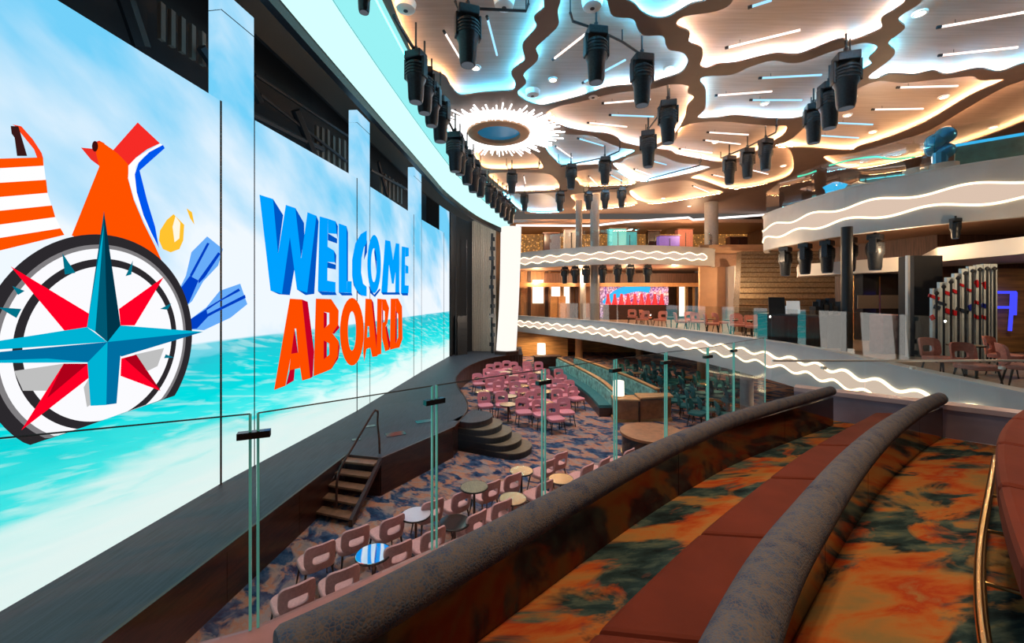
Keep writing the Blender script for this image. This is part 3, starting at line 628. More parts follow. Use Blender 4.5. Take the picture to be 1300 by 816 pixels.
MB().prism([(-1.25, 29.5), (-1.2, 28.5), (-.4, 28.2), (.45, 28.5), (.5, 29.5)], ST, ST+.25).build('column_base', 'walnut', colm)

# ladder stair with handrail on the stage front
stair = thing('stage_stair', (-3.9, 9.6, 0), 'walnut stage stair with a single bent handrail', 'stairs')
TL = Vector((-4.15, 10.28, ST)); TR = Vector((-3.24, 10.08, ST)); BL = Vector((-4.45, 9.1, 0)); BR = Vector((-3.45, 8.75, 0))
for a, b2 in ((TL, BL), (TR, BR)):
    d = b2-a; n = Vector((0, 0, 1)); mb = MB()
    s = Vector((.04, 0, 0)); u = Vector((0, 0, .10))
    mb.add([a-s-u, a+s-u, a+s+u*.2, a-s+u*.2, b2-s, b2+s, b2+s+u*1.6, b2-s+u*1.6], [(0, 1, 2, 3), (7, 6, 5, 4), (0, 4, 5, 1), (1, 5, 6, 2), (2, 6, 7, 3), (3, 7, 4, 0)])
    mb.build('stringer', 'walnut', stair)
for k in range(5):
    s = (k+.5)/5; l = BL+(TL-BL)*s; r = BR+(TR-BR)*s; z = (k+1)*ST/5.2
    c = (l+r)/2; c.z = z-.03; d = r-l
    MB().box(c, (d.length-.06, .26, .045), math.atan2(d.y, d.x)).build('tread', 'walnut_tread', stair)
    c2 = c.copy(); c2.z -= .10; c2 += Vector((.03, .12, 0)); MB().box(c2, (d.length-.08, .02, .16), math.atan2(d.y, d.x)).build('riser', 'walnut', stair)
hp = [Vector((-3.92, 9.15, .25)), Vector((-3.9, 9.2, .95)), Vector((-3.75, 9.7, 1.4)), Vector((-3.52, 10.35, 1.98)), Vector((-3.48, 10.46, 2.02)), Vector((-3.45, 10.53, 1.96)), Vector((-3.45, 10.5, 1.7)), Vector((-3.38, 10.42, 1.3)), Vector((-3.36, 10.4, .95))]
MB().tube(smooth_path(hp, 4), .028, 8).build('handrail', 'walnut', stair, True)
# rounded stage steps
rs = thing('rounded_steps', (-.9, 13.6, 0), 'dark fan of rounded steps leading from carpet up to the stage', 'steps')
o0 = Vector((-1.45, 13.75)); dd = Vector((.90, -.42)).normalized(); nn = Vector((-dd.y, dd.x))
for k in range(5):
    L = .35+(4-k)*.42; hw = .68; z1 = (k+1)*ST/5
    c = o0+dd*L*.55
    poly = [c-dd*(L*.5+.3)+nn*hw, c+dd*L*.3+nn*hw]
    e = c+dd*L*.3
    poly = [o0-dd*.2+nn*hw] + [e+nn*hw*math.cos(a*pi/14)+dd*hw*.72*math.sin(a*pi/14) for a in range(15)] + [o0-dd*.2-nn*hw]
    MB().prism(poly, 0, z1-.03).build('step_body', 'dark', rs)
    MB().prism(poly, z1-.03, z1).build('step_tread', 'step_top' if k < 4 else 'stage_deck', rs)

# ---------------------------------------------------------------- seating
def relax(P, dmin, it=60):
    for _ in range(it):
        for i in range(len(P)):
            for j in range(i):
                d = P[i]-P[j]; L = d.length
                if L < dmin: d = (d/L if L > 1e-5 else Vector((1, 0)))*(dmin-L)/2; P[i] += d; P[j] -= d
    return P
def make_chair(name, label, cat, shell, pad):
    t = thing(name, (0, 0, 0), label, cat, world=False)
    # seat: rounded pad ; chair faces -y
    def rr(w, d, r, n=4, cx=0, cy=0):
        out = []
        for qx, qy, a0 in ((1, 1, 0), (-1, 1, pi/2), (-1, -1, pi), (1, -1, 3*pi/2)):
            for k in range(n+1):
                a = a0+k*pi/2/n; out.append((cx+qx*(w/2-r)+r*math.cos(a), cy+qy*(d/2-r)+r*math.sin(a)))
        return out
    MB().prism(rr(.54, .52, .14), .40, .49).build('seat', pad, t, True, .02)
    # back: bent shell with an oblong opening
    def onback(u, v):                                   # u -1..1 , v 0..1
        a = u*.85; return Vector((.30*math.sin(a)*1.08, .27-.16*(1-math.cos(a))*1.5+.06*v-0*u, .46+.42*v))
    outer = []; inner_ = []; N = 32
    for k in range(N):
        a = 2*pi*k/N; ca, sa = math.cos(a), math.sin(a)
        sq = lambda q, p: math.copysign(abs(q)**p, q)
        outer.append((sq(ca, .55)*1.0, .5+.5*sq(sa, .5))); inner_.append((sq(ca, .5)*.50, .42+.17*sq(sa, .5)))
    V = []; th = Vector((0, .045, 0))
    for q in (outer, inner_): V += [onback(*p) for p in q]
    for q in (outer, inner_): V += [onback(*p)+th for p in q]
    Fc = []
    for k in range(N):
        j = (k+1) % N
        Fc += [(k, j, N+j, N+k), (2*N+j, 2*N+k, 3*N+k, 3*N+j), (k, 2*N+k, 2*N+j, j), (N+j, 3*N+j, 3*N+k, N+k)]
    MB().add(V, Fc).build('backrest', shell, t, True)
    for sx, sy in ((-1, -1), (1, -1), (-1, 1), (1, 1)):
        MB().tube([(sx*.20, sy*.18, .40), (sx*.25, sy*.25, 0)], [.02, .012], 6).build('leg', 'leg_black', t)
    return t
def make_table(name, label, topm, r=.28, h=.72):
    t = thing(name, (0, 0, 0), label, 'table', world=False)
    tp = MB().lathe([(r-.01, h-.03), (r, h-.02), (r, h-.005), (r-.008, h)], n=28).build('table_top', topm, t)
    MB().lathe([(r+.012, h-.032), (r+.012, h-.004), (r, h-.004), (r, h-.032)], n=28, ring=True).build('rim', 'leg_black', tp)
    MB().lathe([(.03, .03), (.025, h-.03)], n=10).build('pole', 'leg_black', t)
    MB().lathe([(.20, 0), (.20, .015), (.05, .035)], n=20).build('base', 'leg_black', t)
    return t
FACE = math.atan2(.74, -.67)+pi/2           # chair's -y turned to the stage
ch0 = make_chair('tub_chair', 'dusty pink tub chair with slotted back near the walnut stage stair', 'chair', 'pink_fabric', 'pink_pad')
ch0['group'] = 'pink chairs in two rows below the terrace'
used = [False]
def put(proto, flag, loc, rz, label=None, group=None, sc=None):
    if not flag[0]:
        flag[0] = True; proto.location = loc; proto.rotation_euler = (0, 0, rz)
        if sc: proto.scale = (sc,)*3
        if label: proto['label'] = label
        if group: proto['group'] = group
        return proto
    return dup(proto, loc, rz, label, group, sc)
NEAR = [(414, 703), (456, 684), (493, 672), (556, 646), (584, 637), (628, 622), (652, 613), (698, 594), (714, 584), (383, 757), (435, 739), (511, 703), (550, 687), (606, 664), (640, 648), (694, 622), (748, 600), (768, 592), (800, 580)]
NP = []
for x, y in NEAR:
    p = pz(x, y, .66); NP.append(Vector((p.x, p.y))+Vector((-.67, .74))*.30)
for p in relax(NP, .63): put(ch0, used, (p.x, p.y, 0), FACE+random.uniform(-.1, .1))
tw = make_table('cocktail_table', 'round white glossy cocktail table among the pink chairs', 'tabletop_white'); tw.location = pz(528, 652, .72)*1; tw.location.z = 0
t2 = make_table('cocktail_table', 'round cocktail table mirroring blue light between pink chairs', 'tabletop_mirror'); t2.location = pz(474, 702, .72); t2.location.z = 0
t3 = make_table('cocktail_table', 'round black glossy cocktail table among the pink chairs', 'tabletop_black'); t3.location = pz(577, 662, .72); t3.location.z = 0
t4 = make_table('cocktail_table', 'tall round brown cocktail table between pink chairs', 'tabletop_brown', .28, .95); t4.location = pz(602, 617, .95); t4.location.z = 0
t5 = make_table('cocktail_table', 'round brass topped cocktail table beside the pink chair backs', 'tabletop_brass'); t5['group'] = 'brass tables in the two front rows'
f5 = [False]
for x, y in ((651, 632), (662, 597), (712, 607)):
    p = pz(x, y, .72); put(t5, f5, (p.x, p.y, 0), 0)
# second, larger block of mauve chairs facing the stage thrust
mc = make_chair('lounge_chair', 'mauve pink lounge chair with oval slot in crowded rows by the stage', 'chair', 'mauve_fabric', 'mauve_fabric')
mc['group'] = 'mauve chairs in the crowded rows'; fm = [False]
MP = []
BACK = [(290,125),(385,100),(480,85),(600,95),(670,95),(770,95),(255,180),(345,210),(450,225),(620,150),(690,150),(180,240),(300,245),(410,265),(530,330),(650,220),(310,310),(420,330),(540,280),(740,240),(730,310),(290,470),(400,470),(650,430),(750,450),(660,540),(780,560),(955,600),(880,430),(985,430),(1105,540),(1190,390),(1080,370),(1000,180),(950,260),(1060,250),(880,170),(1010,310),(1170,320)]
for x, y in BACK:
    p = pz(590+x/8.587, 455+y/8.587+2, .60); MP.append(Vector((p.x, p.y)))
TB = [pz(590+x/8.587, 455+y/8.587, .72) for x, y in [(195, 360), (510, 490), (530, 415), (625, 360), (620, 295), (530, 195), (480, 145), (935, 355), (880, 480), (820, 155), (530, 112)]]
ALL = relax(MP+[Vector((p.x, p.y)) for p in TB], .72, 120)
for p in ALL[:len(MP)]: put(mc, fm, (p.x, p.y, 0), .30+random.uniform(-.2, .2), sc=1.12)
bt = make_table('brass_table', 'round brass topped table between the mauve chairs', 'tabletop_brass', .33); bt['group'] = 'brass tables among the mauve chairs'; fb = [False]
for p in ALL[len(MP):]: put(bt, fb, (p.x, p.y, 0), 0)
# teal chairs under the gallery
TP = []
tc = make_chair('teal_chair', 'dark teal tub chair on the lounge floor under the gallery', 'chair', 'teal_fabric', 'teal_fabric')
tc['group'] = 'teal chairs under the gallery'; ft = [False]
for r_ in range(9):
    for c_ in range(9):
        x = 800+c_*17+random.uniform(-3, 3)-r_*3; y = 464+r_*6.3+c_*.7+random.uniform(-1.5, 1.5)
        lim = 470+(x-800)*.3-30
        if x < 790+max(0, (y-478))*1.25 or y > 521 or x > 948: continue
        p = pz(x, y, .62)
        if p.x > 6.6-.19*max(0, p.y-17)+.55 and (p-Vector((10.99, 23.6, .62))).length > 1.3 and (p-Vector((9.63, 16.8, .62))).length > 1.1: TP.append(Vector((p.x, p.y)))
LT = [pz(x, y, .75) for x, y in ((816, 474), (836, 474), (852, 491), (888, 485), (906, 508), (872, 478), (945, 500))]
ALT = relax(TP+[Vector((p.x, p.y)) for p in LT], .82, 120)
for p in ALT[:len(TP)]: put(tc, ft, (p.x, p.y, 0), 1.2+random.uniform(-.5, .5), sc=1.12)
lt = make_table('lounge_table', 'small brass lounge table among the teal chairs', 'tabletop_brass', .3); lt['group'] = 'tables among the teal chairs'; fl = [False]
for p in ALT[len(TP):]: put(lt, fl, (p.x, p.y, 0), 0)
# curved banquettes behind the mauve chairs
def banquette(name, path, label, seat=True):
    P = smooth_path([(*p, 0) for p in path], 6); t = thing(name, (*path[0], 0), label, 'banquette')
    MB().ribbon(P, 0, .36, .5).build('base', 'walnut', t)
    MB().ribbon(offset(P, .0), .36, .48, .52).build('seat', 'teal_fabric', t, False)
    B = offset(P, -.30); n = len(B); k = 0
    while k < n-1:
        e = min(k+3, n-1); MB().ribbon(B[k:e+1], .40, .98, .14).build('back_cushion', 'teal_tufted', t); k = e
    MB().ribbon(offset(P, -.42), 0, 1.04, .10).build('back_panel', 'bronze_wood', t)
    MB().ribbon(offset(P, -.40), 1.04, 1.08, .20).build('cap_rail', 'oak', t)
    return t
banquette('curved_banquette', [(3.85, 16.9), (3.75, 19.5), (3.3, 22.5), (2.6, 26.3)], 'long curved teal banquette bordering the mauve chair rows')
banquette('curved_banquette', [(5.75, 17.2), (5.35, 20.0), (4.6, 23.2), (3.75, 26.4)], 'long curved teal banquette with timber cap behind the first banquette')
box = thing('divider_counter', (5.0, 16.3, 0), 'bronze wood divider counter closing the near end of the banquettes', 'counter')
MB().prism([(4.05, 16.15), (4.95, 16.05), (6.35, 16.35), (6.4, 16.75), (4.1, 16.7)], .12, .86).build('body', 'bronze_wood', box)
MB().prism([(3.98, 16.05), (5.0, 15.98), (5.0, 16.8), (4.05, 16.8)], .86, .92).build('top', 'oak', box)
MB().prism([(5.02, 15.98), (6.42, 16.28), (6.48, 16.85), (5.02, 16.8)], .94, 1.0).build('top', 'oak', box)
MB().prism([(4.0, 16.1), (6.38, 16.3), (6.42, 16.8), (4.05, 16.75)], 0, .12).build('plinth', 'oak', box)
MB().box((4.98, 16.02, .45), (.06, .06, .8)).build('joint', 'walnut', box)
fb2 = thing('far_counter', (2.7, 26.9, 0), 'dark wood counter at the far end of the curved banquettes', 'counter')
MB().box((2.35, 27.3, .5), (1.7, .6, 1.0), .2).build('body', 'walnut', fb2); MB().box((2.35, 27.3, 1.03), (1.8, .7, .06), .2).build('top', 'walnut_tread', fb2)
def lamp(loc, label, s):
    t = thing('table_lamp', loc, label, 'lamp')
    x, y, z = loc
    MB().lathe([(.09*s, 0), (.09*s, .03*s), (.02*s, .05*s)], loc, 12).build('base', 'brass', t)
    MB().lathe([(.17*s, .05*s), (.16*s, .48*s)], loc, 16).build('shade', 'lamp_glow', t)
lamp((4.28, 16.45, .92), 'small white glowing table lamp on the bronze wood divider counter', 1.35)
lamp((1.95, 27.2, 1.06), 'small white glowing table lamp on the dark far counter', 1.7)
dr = thing('drum_counter', (4.35, 12.7, 0), 'dark round drum counter with a timber top on the carpet', 'counter')
MB().lathe([(.92, 0), (.92, .68)], (4.35, 12.7, 0), 40).build('body', 'black_gloss', dr)
MB().lathe([(.97, .68), (.97, .75)], (4.35, 12.7, 0), 40).build('top', 'bronze_wood', dr)
MB().lathe([(.95, .06), (.95, .10)], (4.35, 12.7, 0), 40).build('foot_band', 'brass', dr)

# ---------------------------------------------------------------- terrace in front of the camera
def glass_run(name, path, z0, z1, label, group, gap=.035, clip=True, cat='glass panel', gmname='glass', rail=None, edge=True, edgeh=.012):
    P = [Vector(p) for p in path]; out = []
    for i, (a, b2) in enumerate(zip(P, P[1:])):
        d = (b2-a).normalized(); t = thing(name, (a.x, a.y, z0), label, cat, group)
        pn = MB().ribbon([a+d*gap/2, b2-d*gap/2], z0, z1, .014).build('pane', gmname, t); pn['_o'] = (a.x, a.y, z0)
        if edge:
            for e in (a+d*gap/2, b2-d*gap/2): MB().box((e.x, e.y, (z0+z1)/2), (.012, edgeh, z1-z0), math.atan2(d.y, d.x)).build('edge', 'edge_glass', pn)
            MB().tube([(*(a+d*gap/2), z1), (*(b2-d*gap/2), z1)], .004, 4).build('top_edge', 'truss', pn)
        if clip and i < len(P)-2: MB().box((b2.x, b2.y, z1-.11), (.15, .045, .035), math.atan2(d.y, d.x)).build('clamp', 'black_gloss', t)
        out.append(t)
    return out
glass_run('guard_panel', [Vector(p) for p in FRONT[1:]], 3.155, 4.29, 'frameless clear glass guard panel along the terrace edge', 'glass guard panels along the terrace')
led_ = thing('terrace_ledge', (-1.4, 2.3, 2.9), 'pinkish brown ledge at the foot of the terrace glass', 'ledge')
MB().ribbon(offset([Vector(p) for p in FRONT], -.13), 2.6, 3.15, .30).build('ledge_top', 'pink_ledge', led_)
# backrest rows
R1 = smooth_path([(-.86, 1.50, 0), (-.60, 1.72, 0), (-.18, 2.13, 0), (.24, 2.54, 0), (.92, 3.19, 0), (1.70, 3.86, 0), (2.57, 4.52, 0), (4.45, 5.70, 0)], 8)
R2 = smooth_path([(.25, .85, 0), (.60, 1.25, 0), (.94, 1.63, 0), (1.27, 1.97, 0), (1.72, 2.38, 0), (2.59, 3.14, 0), (3.57, 3.92, 0), (4.75, 4.76, 0), (5.42, 5.18, 0)], 8)
E2 = smooth_path([(-.35, .95, 0), (.02, 1.42, 0), (.313, 1.757, 0), (.66, 2.10, 0), (1.2, 2.60, 0), (1.75, 3.07, 0), (2.91, 4.02, 0), (4.70, 5.30, 0)], 8)
def sub(P, s0, s1):
    L = [0]
    for a, b2 in zip(P, P[1:]): L.append(L[-1]+(b2-a).length)
    def at(s):
        for i in range(len(P)-1):
            if L[i+1] >= s: return P[i]+(P[i+1]-P[i])*((s-L[i])/(L[i+1]-L[i]+1e-9))
        return P[-1]
    n = max(4, int((s1-s0)/.1)); return [at(s0+(s1-s0)*k/n) for k in range(n+1)]
def length(P): return sum((b2-a).length for a, b2 in zip(P, P[1:]))
def bench(name, R, label, marks, rad, rise, edge=None):
    m_ = R[len(R)//2]; t = thing(name, (m_.x, m_.y, FZ), label, 'bench'); T = length(R)
    zc = lambda s: 3.58+rise*s
    for s0, s1 in zip(marks, marks[1:]):
        q = sub(R, s0*T, s1*T); n = len(q); fr_ = [s0+(s1-s0)*k/(n-1) for k in range(n)]
        q = [Vector((p.x, p.y, zc(f_))) for p, f_ in zip(q, fr_)]; rr = [rad[0]+(rad[1]-rad[0])*f_ for f_ in fr_]
        d0 = (q[1]-q[0]).normalized()*.02; d1 = (q[-1]-q[-2]).normalized()*.02
        q = [q[0], q[0]+d0]+q[1:-1]+[q[-1]-d1, q[-1]]; rr = [rr[0]*.88, rr[0]]+rr[1:-1]+[rr[-1], rr[-1]*.88]
        if s1 == 1: q += [q[-1]+d1*2]; rr += [rr[-1]*.5]
        MB().tube(q, rr, 28).build('bolster', 'tweed', t, True)
        MB().ribbon([(p.x, p.y) for p in sub(R, s0*T+.004, s1*T-.004)], FZ, 3.52, .04).build('back_panel', 'acrylic', t)
    if edge:
        TE = length(edge); m2 = [0, .17, .335, .52, .70, 1]
        for s0, s1 in zip(m2, m2[1:]):
            a = sub(edge, s0*TE+.006, s1*TE-.006); b2 = offset(sub(R, s0*T+.006, s1*T-.006), .05)
            MB().prism([(p.x, p.y) for p in a]+[(p.x, p.y) for p in reversed(b2)], 3.28, 3.42).build('seat_cushion', 'leather', t, False, .022)
        a = offset(edge, -.05); b2 = offset(R, .06)
        MB().prism([(p.x, p.y) for p in a]+[(p.x, p.y) for p in reversed(b2)], FZ, 3.28).build('base', 'walnut', t)
    return t
bench('bench_row', R1, 'blue grey bolster on dark red back panel beside the terrace glass', [0, .47, .80, 1], (.100, .062), .03)
bench('bench_row', R2, 'bench with brown leather seat and blue grey bolster crossing the orange carpet', [0, .36, .56, .86, 1], (.122, .074), .05, E2)
# third row: high leather bench with brass foot rail
R3 = smooth_path([(1.25, .75, 0), (1.62, 1.25, 0), (2.55, 2.15, 0), (3.55, 2.98, 0), (4.55, 3.62, 0), (5.6, 4.15, 0)], 8)
t = thing('high_bench', (3.5, 2.5, FZ), 'high brown leather bench with rounded edge above the brass foot rail', 'bench')
T = length(R3)
for k in range(6):
    q = offset(sub(R3, T*k/6+.004, T*(k+1)/6-.004), -.42)
    MB().ribbon(q, 3.78, 3.95, .84).build('seat_cushion', 'leather', t, False, .035)
MB().ribbon(offset(R3, -.55), FZ, 3.78, .5).build('base', 'walnut', t)
fr = thing('foot_rail', (2.6, 2.2, FZ), 'curved brass foot rail with cross bars below the high leather bench', 'rail')
RR = smooth_path([pz(x, y, 3.35) for x, y in ((1264, 580), (1256, 625), (1247, 680), (1244, 740), (1251, 816), (1275, 900))], 6)
MB().tube(RR, .024, 12).build('rail', 'brass', fr, True)
for x, y in ((1255, 628), (1248, 672), (1244, 738)):
    a = pz(x, y, 3.35); MB().tube([a, a+Vector((.36, -.28, 0))], .012, 8).build('cross_bar', 'brass', fr)
# end plinth and its glass
pl = thing('end_plinth', (5.8, 4.9, FZ), 'low purple grey carpeted plinth closing the end of the bench rows', 'plinth')
MB().ribbon([(4.35, 6.3), (4.68, 6.02), (5.9, 4.98), (7.1, 3.85)], FZ, FZ+.36, .22).build('plinth_body', 'plinth', pl)
MB().ribbon([(4.35, 6.3), (4.68, 6.02), (5.9, 4.98), (7.1, 3.85)], FZ+.36, FZ+.42, .26).build('plinth_cap', 'ledge_strip', pl)
glass_run('end_guard_panel', [(4.1, 6.5), (5.6, 6.5), (7.1, 6.5), (8.4, 6.5)], 2.6, 3.92, 'clear glass guard panel with steel handrail beyond the plinth', 'glass panels beyond the plinth', edge=False, clip=False)
hr = thing('end_handrail', (6, 6.45, 3.9), 'slim pale steel handrail running over the end glass panels', 'rail')
MB().tube([(4.1, 6.44, 3.913), (8.6, 6.44, 3.913)], .018, 8).build('rail', 'steel', hr)
for x in (4.9, 6.3, 7.7):
    MB().lathe([(.04, -.02), (.04, .02)], (x, 6.44, 3.80), 10).build('standoff', 'steel', hr)

# ---------------------------------------------------------------- galleries: fascias with glowing wave bands, glass
def fascia(name, path, z0, z1, zc, amp, label, s0=.0, s1=1., grow=None, wl=1.15, side=-1, hh=.16):
    P = [Vector((p[0], p[1], 0)) for p in path]; t = thing(name, (P[0].x, P[0].y, z0), label, 'balcony front')
    MB().ribbon(P, z0, z1, .22).build('fascia', 'grey_fascia', t)
    MB().ribbon(P, z1, z1+.04, .30).build('cap', 'grey_fascia', t)
    Q = [Vector((p.x, p.y, 0)) for p in offset(P, side*.125)]; T = length(Q)
    q = sub(Q, s0*T, s1*T); q = resample(q, .1); n = len(q)
    up = []; dn = []
    for k, p in enumerate(q):
        s = k*.1; tap = min(1, .25+min(k, n-1-k)*.1/.9) if min(k, n-1-k)*.1 < .7 else 1
        tap = min(1, math.sqrt(max(.02, min(k, n-1-k)*.1/.5))) 
        w = math.sin(2*pi*s/wl)
        up.append(zc+tap*(hh+amp*w)); dn.append(zc-tap*(hh+amp*math.sin(2*pi*s/wl+.9)))
    mb = MB(); V = []
    for p, a, b2 in zip(q, up, dn): V += [(p.x, p.y, a), (p.x, p.y, b2)]
    mb.add(V, [(2*k, 2*k+1, 2*k+3, 2*k+2) for k in range(n-1)])
    o = mb.build('glow_band', 'band_fill', t); sd = o.modifiers.new('s', 'SOLIDIFY'); sd.thickness = .02; sd.offset = 0
    MB().tube([(p.x, p.y, a) for p, a in zip(q, up)], .035, 6).build('glow_edge', 'band_edge', t)
    MB().tube([(p.x, p.y, a) for p, a in zip(q, dn)], .035, 6).build('glow_edge', 'band_edge', t)
    return t
fascia('balcony_parapet', FASC2, 2.2, 3.45, 2.86, .07, 'grey gallery front with long glowing wave band above the teal chairs', .06, .995, side=1)
fascia('upper_parapet', FASC3R, 7.1, 8.72, 7.85, .08, 'grey upper gallery front with glowing wave band beside the wide staircase', .15, .985, side=1, hh=.24, wl=2.2)
fascia('upper_parapet', FASC3F, 7.2, 8.42, 7.78, .07, 'grey upper gallery front with glowing wave band over the coloured bar', .13, .995, side=1, hh=.2, wl=1.3)
def thin(path, step):
    return [Vector((p.x, p.y)) for p in resample([Vector((q[0], q[1], 0)) for q in path], step)]
glass_run('gallery_glass', thin(FASC2[6:], 1.7), 3.49, 4.55, 'clear glass guard panel on the middle gallery front', 'glass panels on the middle gallery', clip=False, gmname='glass_far', edge=False)
glass_run('upper_glass', thin(FASC3R, 1.9), 8.76, 9.95, 'clear glass guard panel on the upper gallery beside the staircase', 'glass panels on the upper side gallery', clip=False, gmname='glass_far', edge=False)
glass_run('upper_glass', thin(FASC3F, 1.9), 8.46, 9.6, 'clear glass guard panel on the upper gallery over the bar', 'glass panels on the upper back gallery', clip=False, gmname='glass_far', edge=False)
# columns
for i, (x, Y, z0, z1, r, m) in enumerate([(755, 29.8, 8.2, 12.4, .33, 'column_grey'), (755, 29.8, 3.13, 7.25, .33, 'column_grey'), (903, 32.2, 8.2, 12.4, .5, 'column_grey'), (735, 31.5, 8.2, 12.4, .25, 'column_grey'), (892, 23.6, 0, 2.35, .3, 'wood_warm'), (948, 16.8, 0, 2.35, .25, 'column_grey'), (740, 33.0, 3.13, 7.25, .25, 'column_grey'), (1075, 13.6, 3.13, 7.25, .16, 'dark'), (735, 33, 0, 2.35, .3, 'wood_warm'), (812, 33, 0, 2.35, .3, 'wood_warm')]):
    X = (x-CX)/F*Y; struct(MB().lathe([(r, z0), (r, z1)], (X, Y, 0), 20).build('column_%d' % (i+1), m, None, True))

# middle gallery, back: timber wall, lit alcoves, coloured bar
GB = 36.5
gw = struct(MB().box((5.5, GB, 5.2), (11, .2, 4.1)).build('wall_gallery', 'wood_warm'))
tr1 = struct(MB().box((9.5, GB-1.4, 6.55), (13.4, .5, .9)).build('trim_1', 'wood_dark'))
struct(MB().box((8.2, GB-1.9, 6.0), (15.8, .6, .32)).build('trim_2', 'oak'))
for x0, x1 in ((676, 690), (700, 711), (716, 723)):
    a = pd(x0, 355, GB-.15); b2 = pd(x1, 385, GB-.15)
    w_ = tag(MB().box(((a.x+b2.x)/2, GB-.15, (a.z+b2.z)/2), (b2.x-a.x, .06, a.z-b2.z)).build('lit_alcove', 'lamp_glow'), 'warm lit alcove in the timber gallery wall', 'alcove', 'lit alcoves in the gallery wall')
for x in (663, 672, 694, 726, 732):
    p = pd(x, 380, GB-.2); MB().box((p.x, GB-.2, 5.2), (.28, .14, 4.1)).build('timber_post', 'oak' if x % 2 else 'wood_dark', gw)
bar = thing('gallery_bar', (8.5, 34.6, FZ), 'coloured bar with glowing display and blue arch on the middle gallery', 'bar')
a = pd(762, 355, 35); b2 = pd(848, 400, 35)
MB().box(((a.x+b2.x)/2, 35, 4.9), (b2.x-a.x, .2, 3.4)).build('display', 'bar_display', bar)
ar = [pd(x, y, 34.8) for x, y in ((768, 386), (776, 378), (786, 371), (798, 367), (812, 365), (824, 367))]
MB().tube(smooth_path(ar, 4), .32, 8).build('blue_arch', 'neon_cyan', bar, True)
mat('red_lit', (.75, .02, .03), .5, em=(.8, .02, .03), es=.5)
for k in range(9):
    p = pd(772+k*8.5, 398, 34.4); MB().lathe([(.22, 0), (.25, .9), (.12, 1.5), (.10, 1.8)], (p.x, 34.4, FZ+.3), 8).build('red_bottle', 'red_lit', bar)
MB().box(((a.x+b2.x)/2, 33.6, FZ+.6), (b2.x-a.x, .6, 1.2)).build('bar_counter', 'walnut', bar)
sb = thing('gallery_cabinet', pd(708, 400, 35.2), 'light oak cabinet on the middle gallery beside the lit alcoves', 'cabinet')
p = pd(708, 400, 35.2); MB().box((p.x, 35.2, FZ+.95), (1.3, .5, 1.9)).build('body', 'oak', sb); MB().box((p.x, 34.93, FZ+.95), (.03, .03, 1.8)).build('door_gap', 'walnut', sb)
# doorway right of the bar, grey end wall, tan wall behind the staircase
struct(MB().box((16.4, 33.2, 5.2), (.3, 6.5, 4.1)).build('wall_end', 'wall_grey'))
struct(MB().box((19.6, 31.3, 6.0), (10.6, .25, 5.9)).build('wall_stair', 'wall_tan'))
dw = thing('lit_doorway', pd(873, 398, 35.5), 'warm lit doorway with brass frame next to the coloured bar', 'doorway')
for x in (860, 871, 880): 
    p = pd(x, 380, 35.4); MB().box((p.x, 35.4, 4.9), (.22, .2, 3.5)).build('frame', 'brass', dw)
p = pd(866, 380, 35.6); MB().box((p.x, 35.6, 4.9), (.5, .1, 3.2)).build('lit_panel', 'lamp_glow', dw)
p = pd(876, 380, 35.6); MB().box((p.x, 35.6, 4.9), (.3, .1, 3.2)).build('dark_panel', 'walnut', dw)
# wide staircase
ws = thing('wide_staircase', (14.6, 20.5, FZ), 'wide staircase with bronze lit treads climbing to the upper gallery', 'stairs')
NS = 15
for k in range(NS):
    z = FZ+(k+1)*.345; y = 21.2+k*.62; x0 = 11.7+k*.36; x1 = 18.2+k*.36
    MB().box(((x0+x1)/2, y+.31, z-.17), (x1-x0, .62, .34)).build('step', 'stair_bronze', ws)
    MB().box(((x0+x1)/2, y-.01, z-.012), (x1-x0, .05, .03)).build('nosing', 'brass', ws)
# coral chairs along the middle gallery edge
cc = make_chair('gallery_chair', 'coral pink chair on the middle gallery behind the glass', 'chair', 'coral_fabric', 'coral_fabric'); cc['group'] = 'coral chairs along the middle gallery'; fc = [False]
GCH = [((x-CX)/F*Y, Y) for x, Y in ((815, 24), (838, 23.5), (868, 21.5), (878, 22.5), (888, 21.2), (908, 20), (915, 21), (936, 19), (943, 20), (958, 17.8), (966, 18.6), (820, 26), (803, 27))]
GTB = [((x-CX)/F*Y, Y) for x, Y in ((852, 22.6), (898, 20.6), (926, 19.6), (952, 19.2))]
GAL = relax([Vector(p) for p in GCH+GTB], .85, 120)
for p in GAL[:len(GCH)]: put(cc, fc, (p.x, p.y, FZ), random.uniform(-2, 2), sc=1.15)
gt = make_table('gallery_table', 'small dark table between coral chairs on the middle gallery', 'tabletop_brown', .30); gt['group'] = 'tables on the middle gallery'; fg = [False]
for p in GAL[len(GCH):]: put(gt, fg, (p.x, p.y, FZ), 0)
for x, Y in ((1196, 8.9), (1240, 7.9), (1300, 7.9), (1278, 9.3)):
    put(cc, fc, ((x-CX)/F*Y, Y, FZ), random.uniform(-1, 1), 'coral pink chair beside the piped art screen', 'coral chairs beside the art screen', 1.0)
for x, Y in ((1226, 9.2),):
    put(gt, fg, ((x-CX)/F*Y, Y, FZ), 0, 'small dark table by the piped art screen', 'tables by the art screen')
